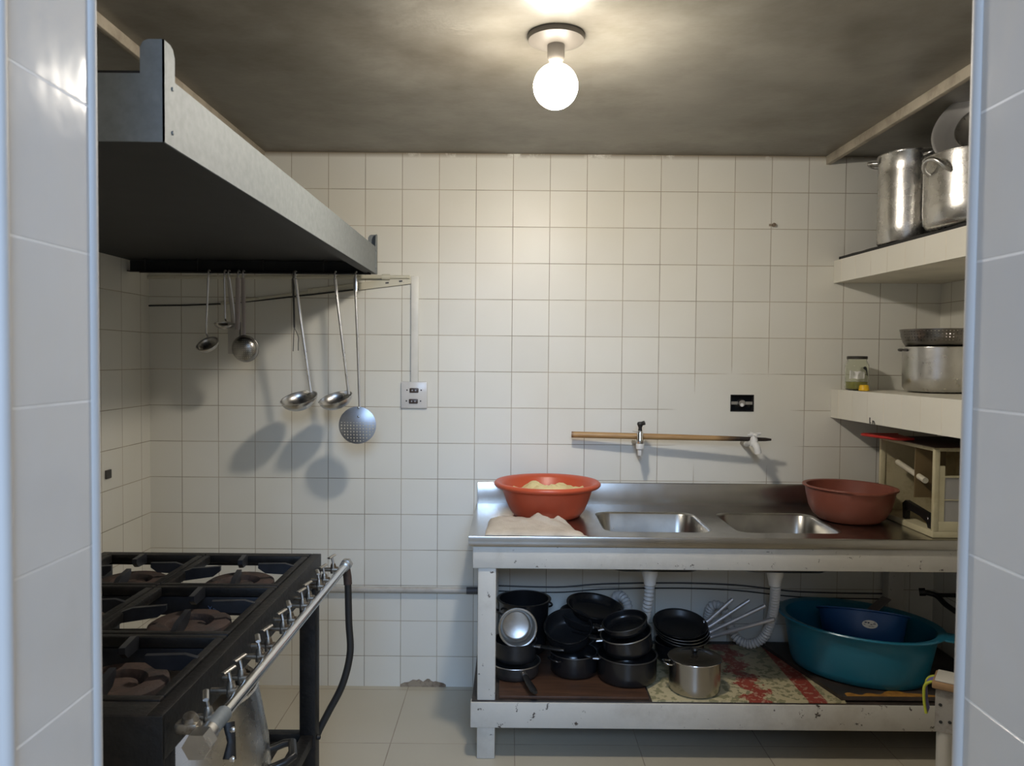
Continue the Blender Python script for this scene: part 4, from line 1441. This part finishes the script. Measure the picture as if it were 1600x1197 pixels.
# perimeter frame: angle iron
box(bm, VX - TB, VX, VYN, VYF, VZ - .075, VZ, .002)
box(bm, VXL, VXL + TB, VYN, VYF, VZ - .075, VZ, .002)
box(bm, VXL + TB, VX - TB, VYF - .02, VYF, VZ - .032, VZ, .002)
box(bm, VXL + TB, VX - TB, VYN, VYN + .05, VZ - .012, VZ, .002)
box(bm, VXL, VX, VYN - .002, VYN + .006, VZ - .20, VZ - .001, .002)
obj('top_frame', bm, 'iron', t)
XM = -.873
rows = [VYN + .05, 1.55, 1.885, VYF - .02]
cols_ = [(VX - TB, XM), (XM, VXL + TB)]
for ci, (xa, xb) in enumerate(cols_):
    for ri in range(3):
        ya, yb = rows[ri] + .002, rows[ri + 1] - .002
        xa_, xb_ = xa - .002, xb + .002
        cx, cy = (xa + xb) / 2, (ya + yb) / 2
        bm = BM()
        w = .018
        z0, z1 = VZ - .020, VZ + .002
        box(bm, xb_, xa_, ya, ya + w, z0, z1, .003)
        box(bm, xb_, xa_, yb - w, yb, z0, z1, .003)
        box(bm, xb_, xb_ + w, ya + w, yb - w, z0, z1, .003)
        box(bm, xa_ - w, xa_, ya + w, yb - w, z0, z1, .003)
        g = obj('grate', bm, 'iron', t)
        for (dx, dy, ln) in ((1, .25, (xa_ - xb_) / 2 - .04), (-1, -.25, (xa_ - xb_) / 2 - .04), (-.25, 1, (yb - ya) / 2 - .04), (.25, -1, (yb - ya) / 2 - .04)):
            bm = BM()
            hx, hy = (xa_ - xb_) / 2 - w * .6, (yb - ya) / 2 - w * .6
            if abs(dx) == 1:
                p0 = Vector((cx + dx * hx, cy + dy * hy * .9, 0)); p1 = Vector((cx + dx * .045, cy + dy * .06, 0))
            else:
                p0 = Vector((cx + dx * hx * .9, cy + dy * hy, 0)); p1 = Vector((cx + dx * .06, cy + dy * .045, 0))
            dv = p1 - p0
            Lf = dv.length
            mx = Matrix.Translation((p0.x, p0.y, VZ)) @ Matrix.Rotation(math.atan2(dv.y, dv.x), 4, 'Z')
            vs = prism(bm, [(0, -.022), (0, .002), (Lf * .25, .010), (Lf, .012), (Lf, .000), (Lf * .8, -.014)], 'y', -.006, .006)
            bmesh.ops.transform(bm, matrix=mx, verts=vs)
            obj('fin', bm, 'ironblue', g)
        bm = BM()
        mx = Matrix.Translation((cx, cy, VZ - .052))
        lathe(bm, [(.046, 0), (.046, .014), (.052, .022), (.078, .024), (.088, .018), (.090, .004), (.084, 0), (.046, 0)], 36, mx)
        bu = obj('burner', bm, 'rust', t)
        bm = BM()
        lathe(bm, [(0, .016), (.02, .017), (.034, .013), (.036, .002), (.03, -.004), (0, -.004)], 28, mx)
        tube(bm, [(cx - .05, cy, VZ - .050), (cx + .05, cy, VZ - .050)], .006, 8)
        tube(bm, [(cx, cy - .05, VZ - .050), (cx, cy + .05, VZ - .050)], .006, 8)
        obj('burner_cap', bm, 'rust', bu)
        bm = BM()
        tube(bm, [(cx, cy, VZ - .062), (VX - .01, cy - .02 + .05 * ci, VZ - .066)], .011, 10)
        obj('burner_pipe', bm, 'iron', t)
# cross bars carrying the burners
for y in rows[1:3]:
    bm = BM()
    box(bm, VXL + TB, VX - TB, y - .012, y + .012, VZ - .070, VZ - .024, .002)
    obj('cross_bar', bm, 'ironblue', t)
# worn lettering on one cross bar
tc = bpy.data.curves.new('bar_lettering', 'FONT')
tc.body = 'X4270 E'
tc.size = .018
tc.extrude = .0003
fo = bpy.data.objects.new('bar_lettering', tc)
me = bpy.data.meshes.new_from_object(fo)
bpy.data.objects.remove(fo)
bm = BM(); bm.from_mesh(me)
bmesh.ops.transform(bm, matrix=Matrix.Translation((-.745, rows[2] - .0127, VZ - .058)) @ Matrix.Rotation(R(90), 4, 'X'), verts=bm.verts)
obj('bar_lettering', bm, 'chalkblue', t)
for (x, y) in ((VX - .05, VYF - .05), (VX - .05, VYN + .01), (VXL + .002, VYF - .05), (VXL + .002, VYN + .01)):
    bm = BM()
    box(bm, x, x + .046, y, y + .046, 0, VZ - .074, .003)
    obj('leg', bm, 'iron', t)
bm = BM()
for z in (.26,):
    box(bm, VXL + .04, VX - .04, VYF - .045, VYF - .015, z, z + .03, .002)
    box(bm, VXL + .04, VX - .04, VYN + .02, VYN + .05, z, z + .03, .002)
    box(bm, VX - .045, VX - .012, VYN + .04, VYF - .04, z, z + .03, .002)
    box(bm, VXL + .008, VXL + .04, VYN + .04, VYF - .04, z, z + .03, .002)
obj('lower_rail', bm, 'iron', t)
bm = BM()
for k in range(9):
    x = VXL + .05 + k * .064
    box(bm, x, x + .03, VYN + .03, VYF - .03, .262, .268)
obj('lower_shelf', bm, 'iron', t)
bm = BM()
lathe(bm, [(0, .01), (.006, .008), (.008, 0)], 12, Matrix.Translation((VX - .004 + .001, VYF - .03, .275)) @ Matrix.Rotation(R(90), 4, 'Y'))
obj('bolt', bm, 'iron', t)
# gas manifold
GXm, GZm = -.490, .752
G0, G1 = 1.225, 2.262
bm = BM(); tube(bm, [(GXm, G0, GZm + .004), (GXm, G1, GZm - .002)], .0112, 20); mf = obj('manifold_tube', bm, 'chrome', t)
bm = BM()
tube(bm, [(GXm, G0 - .042, GZm + .004), (GXm, G0 - .012, GZm + .004)], .0225, 6)
tube(bm, [(GXm, G0 - .014, GZm + .004), (GXm, G0 + .012, GZm + .004)], .0165, 20)
obj('end_nut', bm, 'alu', mf)
bm = BM(); tube(bm, [(GXm, G0 + .012, GZm + .004), (GXm, G0 + .075, GZm + .004)], .0140, 20); obj('sleeve', bm, 'galv', mf)
bm = BM()
tube(bm, [(GXm, G1 - .02, GZm - .002), (GXm, G1 + .0, GZm - .002)], .0145, 20)
tube(bm, [(GXm, G1, GZm - .002), (GXm, G1 + .022, GZm - .002)], .0185, 6)
obj('end_nut', bm, 'alu_dull', mf)
bm = BM()
lathe(bm, [(0, .012), (.010, .010), (.014, 0), (.0, 0)], 20, Matrix.Translation((GXm - .028, G0 + .004, GZm + .026)) @ Matrix.Rotation(R(20), 4, 'X'))
box(bm, GXm - .05, GXm - .012, G0 - .01, G0 + .014, GZm + .006, GZm + .026, .006)
obj('lock_bolt', bm, 'brass', mf)
bm = BM()
tube(bm, [(GXm + .014, G0 + .06, GZm - .005), (GXm + .024, G0 + .045, GZm - .03), (GXm + .026, G0 + .03, GZm - .052)], [.010, .007, .011], 12, flat=.5)
br = obj('tube_bracket', bm, 'iron', t)
for p in ((GXm + .024, G0 + .05, GZm - .012), (GXm + .032, G0 + .026, GZm - .050)):
    bm = BM()
    lathe(bm, [(0, .004), (.004, .003), (.005, 0)], 12, Matrix.Translation(p) @ Matrix.Rotation(R(70), 4, 'X'))
    obj('bolt', bm, 'chrome', br)
NV = 12
for k in range(NV):
    y = 1.30 + k * (2.19 - 1.30) / (NV - 1) + (.012 if k % 2 else -.012)
    z = GZm + .003
    bm = BM()
    tube(bm, [(GXm - .008, y, z), (GXm - .024, y, z)], [.0085, .0095], 10)
    tube(bm, [(GXm - .024, y, z), (VX - .004, y, z)], [.0065, .005], 10)
    lathe(bm, [(0, .018), (.006, .018), (.0085, .010), (.0085, -.010), (0, -.012)], 12, Matrix.Translation((GXm - .022, y, z)))
    v = obj('valve', bm, 'brass', t)
    bm = BM()
    tube(bm, [(GXm - .022, y, z + .016), (GXm - .026, y, z + .036)], .0034, 8)
    tl = .016
    dx = .3 if k % 3 else -.4
    tube(bm, [(GXm - .026 - tl * dx, y - tl, z + .037), (GXm - .026 + tl * dx, y + tl, z + .039)], [.0052, .0052], 10, flat=.55)
    obj('valve_key', bm, 'alu_dull', v)
# elbow and hose
bm = BM()
tube(bm, smooth_path([(GXm + .001, G1 + .004, GZm - .012), (GXm + .004, G1 + .008, GZm - .035), (GXm + .006, G1 + .008, GZm - .06)], 4), .0125, 14)
obj('elbow', bm, 'rust', t)
bm = BM()
hp = [(GXm + .006, G1 + .008, GZm - .05), at(545, 970, 2.27), at(547, 1020, 2.265), at(535, 1070, 2.255), at(512, 1115, 2.245), at(495, 1150, 2.235), at(480, 1200, 2.23), at(470, 1270, 2.24)]
tube(bm, smooth_path(hp, 8), .0105, 14)
obj('gas_hose', bm, 'rubber', t)

# big aluminium pot on the stove's lower shelf
pc_ = Vector((-.765, 1.70, .269))
t = thing('cooking_pot', 'large bulging aluminium pot with black handles under the stove', 'pot', pc_)
bm = BM()
lathe(bm, [(0, 0), (.15, 0), (.185, .012), (.212, .06), (.222, .13), (.215, .22), (.196, .32), (.19, .345), (.194, .35), (.190, .353), (.184, .347), (.19, .32), (.209, .22), (.216, .13), (.206, .06), (.18, .016), (0, .004)], 56)
obj('body', bm, 'alu_pot', t, local=True, ang=50)
for s in (0, 180):
    bm = BM()
    c_, s_ = math.cos(R(s + 18)), math.sin(R(s + 18))
    z = .165
    pts = []
    for (q, u) in ((.215, -.045), (.25, -.045), (.268, -.035), (.268, .035), (.25, .045), (.215, .045)):
        pts.append((q * c_ - u * s_, q * s_ + u * c_, z + (.268 - q) * -.3 + .01))
    tube(bm, pts, .010, 12, flat=.9)
    obj('handle', bm, 'bakelite', t, local=True)

# ------------------------------------------------------------------ stool by the door
sp = at(1465, 1075, 2.2)
t = thing('wooden_bench', 'narrow white wooden bench with bracketed legs half hidden behind the right door reveal', 'bench', (sp.x, 2.2, 0))
th_ = R(-35)
mx0 = Matrix.Translation((sp.x + .004, 2.21, 0)) @ Matrix.Rotation(th_, 4, 'Z')
sz_ = at(1475, 1062, 2.2).z
bm = BM(); box(bm, -.012, .30, -.018, .085, sz_ - .026, sz_ - .006, .003, 2, mx0); obj('seat', bm, 'woodlight', t)
bm = BM(); box(bm, -.006, .294, -.012, .079, sz_ - .006, sz_, .003, 2, mx0); obj('seat_cover', bm, 'paint', t)
for (x, y) in ((0, 0), (.25, 0), (0, .036), (.25, .036)):
    bm = BM()
    tube(bm, [mx0 @ Vector((x + .02, y + .02, 0)), mx0 @ Vector((x + .02, y + .02, sz_ - .027))], .021, 16)
    lg = obj('leg', bm, 'paint', t)
    if y == 0:
        bm = BM()
        box(bm, x - .003, x + .045, y - .004, y - .001, sz_ - .155, sz_ - .030, .001, 1, mx0)
        box(bm, x - .0035, x - .0005, y - .004, y + .03, sz_ - .155, sz_ - .030, .001, 1, mx0)
        br = obj('bracket', bm, mat('grey_painted_metal' , (.33, .31, .28), .55, c2=(.2, .17, .14), nscale=20), lg)
        for (u, v) in ((.01, -.075), (.012, -.125), (.035, -.12)):
            bm = BM()
            lathe(bm, [(0, .003), (.004, .002), (.005, 0)], 10, mx0 @ Matrix.Translation((x + u, y - .004, sz_ + v)) @ Matrix.Rotation(R(90), 4, 'X'))
            obj('screw', bm, 'ink', br)
# striped rag hanging on the stool
t = thing('scouring_cloth', 'lime-edged purple scouring cloth hanging from the stool corner', 'cloth', mx0 @ Vector((-.03, .03, sz_ - .08)))
bm = BM()
n = 16
pa = smooth_path([mx0 @ Vector((.0, .03, sz_ - .027)), mx0 @ Vector((-.018, .032, sz_ - .026)), mx0 @ Vector((-.036, .034, sz_ - .045)), mx0 @ Vector((-.036, .034, sz_ - .09)), mx0 @ Vector((-.030, .034, sz_ - .125))], 5)
side = (mx0.to_3x3() @ Vector((0, 1, 0))) * .05
prev = None
nrm = mx0.to_3x3() @ Vector((1, 0, 0)) * .004
rows_ = []
for p in pa:
    rows_.append([bm.verts.new(p), bm.verts.new(p + side), bm.verts.new(p + side + nrm), bm.verts.new(p + nrm)])
for A, B in zip(rows_, rows_[1:]):
    for k in range(4):
        j = (k + 1) % 4
        bm.faces.new((A[k], A[j], B[j], B[k]))
bm.faces.new(rows_[0]); bm.faces.new(rows_[-1])
obj('fabric', bm, 'purple', t)
bm = BM()
tube(bm, pa, .0042, 8)
tube(bm, [p + side for p in pa], .0042, 8)
obj('edging', bm, 'lime', t)

# dark pipe stub on the right wall under the sink
bm = BM()
tube(bm, smooth_path([at(1440, 925, 2.95), at(1462, 930, 2.93), at(1478, 945, 2.88), at(1500, 960, 2.8)], 5), .010, 10)
tube(bm, [at(1436, 925, 2.955), at(1446, 925, 2.945)], .015, 10)
p = at(1462, 930, 2.93)
tube(bm, [p, Vector((XR, p.y, p.z))], .008, 10)
single('pipe_stub', bm, 'iron', 'dark bent pipe stub low on the right wall under the worktop', 'pipe', (XR, 2.93, p.z))

# ------------------------------------------------------------------ daylight from the hall (world)
w = bpy.data.worlds.new('World')
scn.world = w
w.use_nodes = True
bg = w.node_tree.nodes['Background']
bg.inputs[0].default_value = (.80, .86, 1.0, 1)
bg.inputs[1].default_value = .5
# high window of the hall behind the photographer
ld = bpy.data.lights.new('hall_window_light', 'AREA')
ld.shape = 'RECTANGLE'
ld.size = 1.7
ld.size_y = 1.1
ld.energy = 125
ld.color = (.42, .64, 1.0)
lo = bpy.data.objects.new('hall_window_light', ld)
col.objects.link(lo)
lo.location = (.2, -2.3, 2.7)
lo.rotation_euler = (Vector((.3, 2.6, .6)) - Vector(lo.location)).to_track_quat('-Z', 'Y').to_euler()
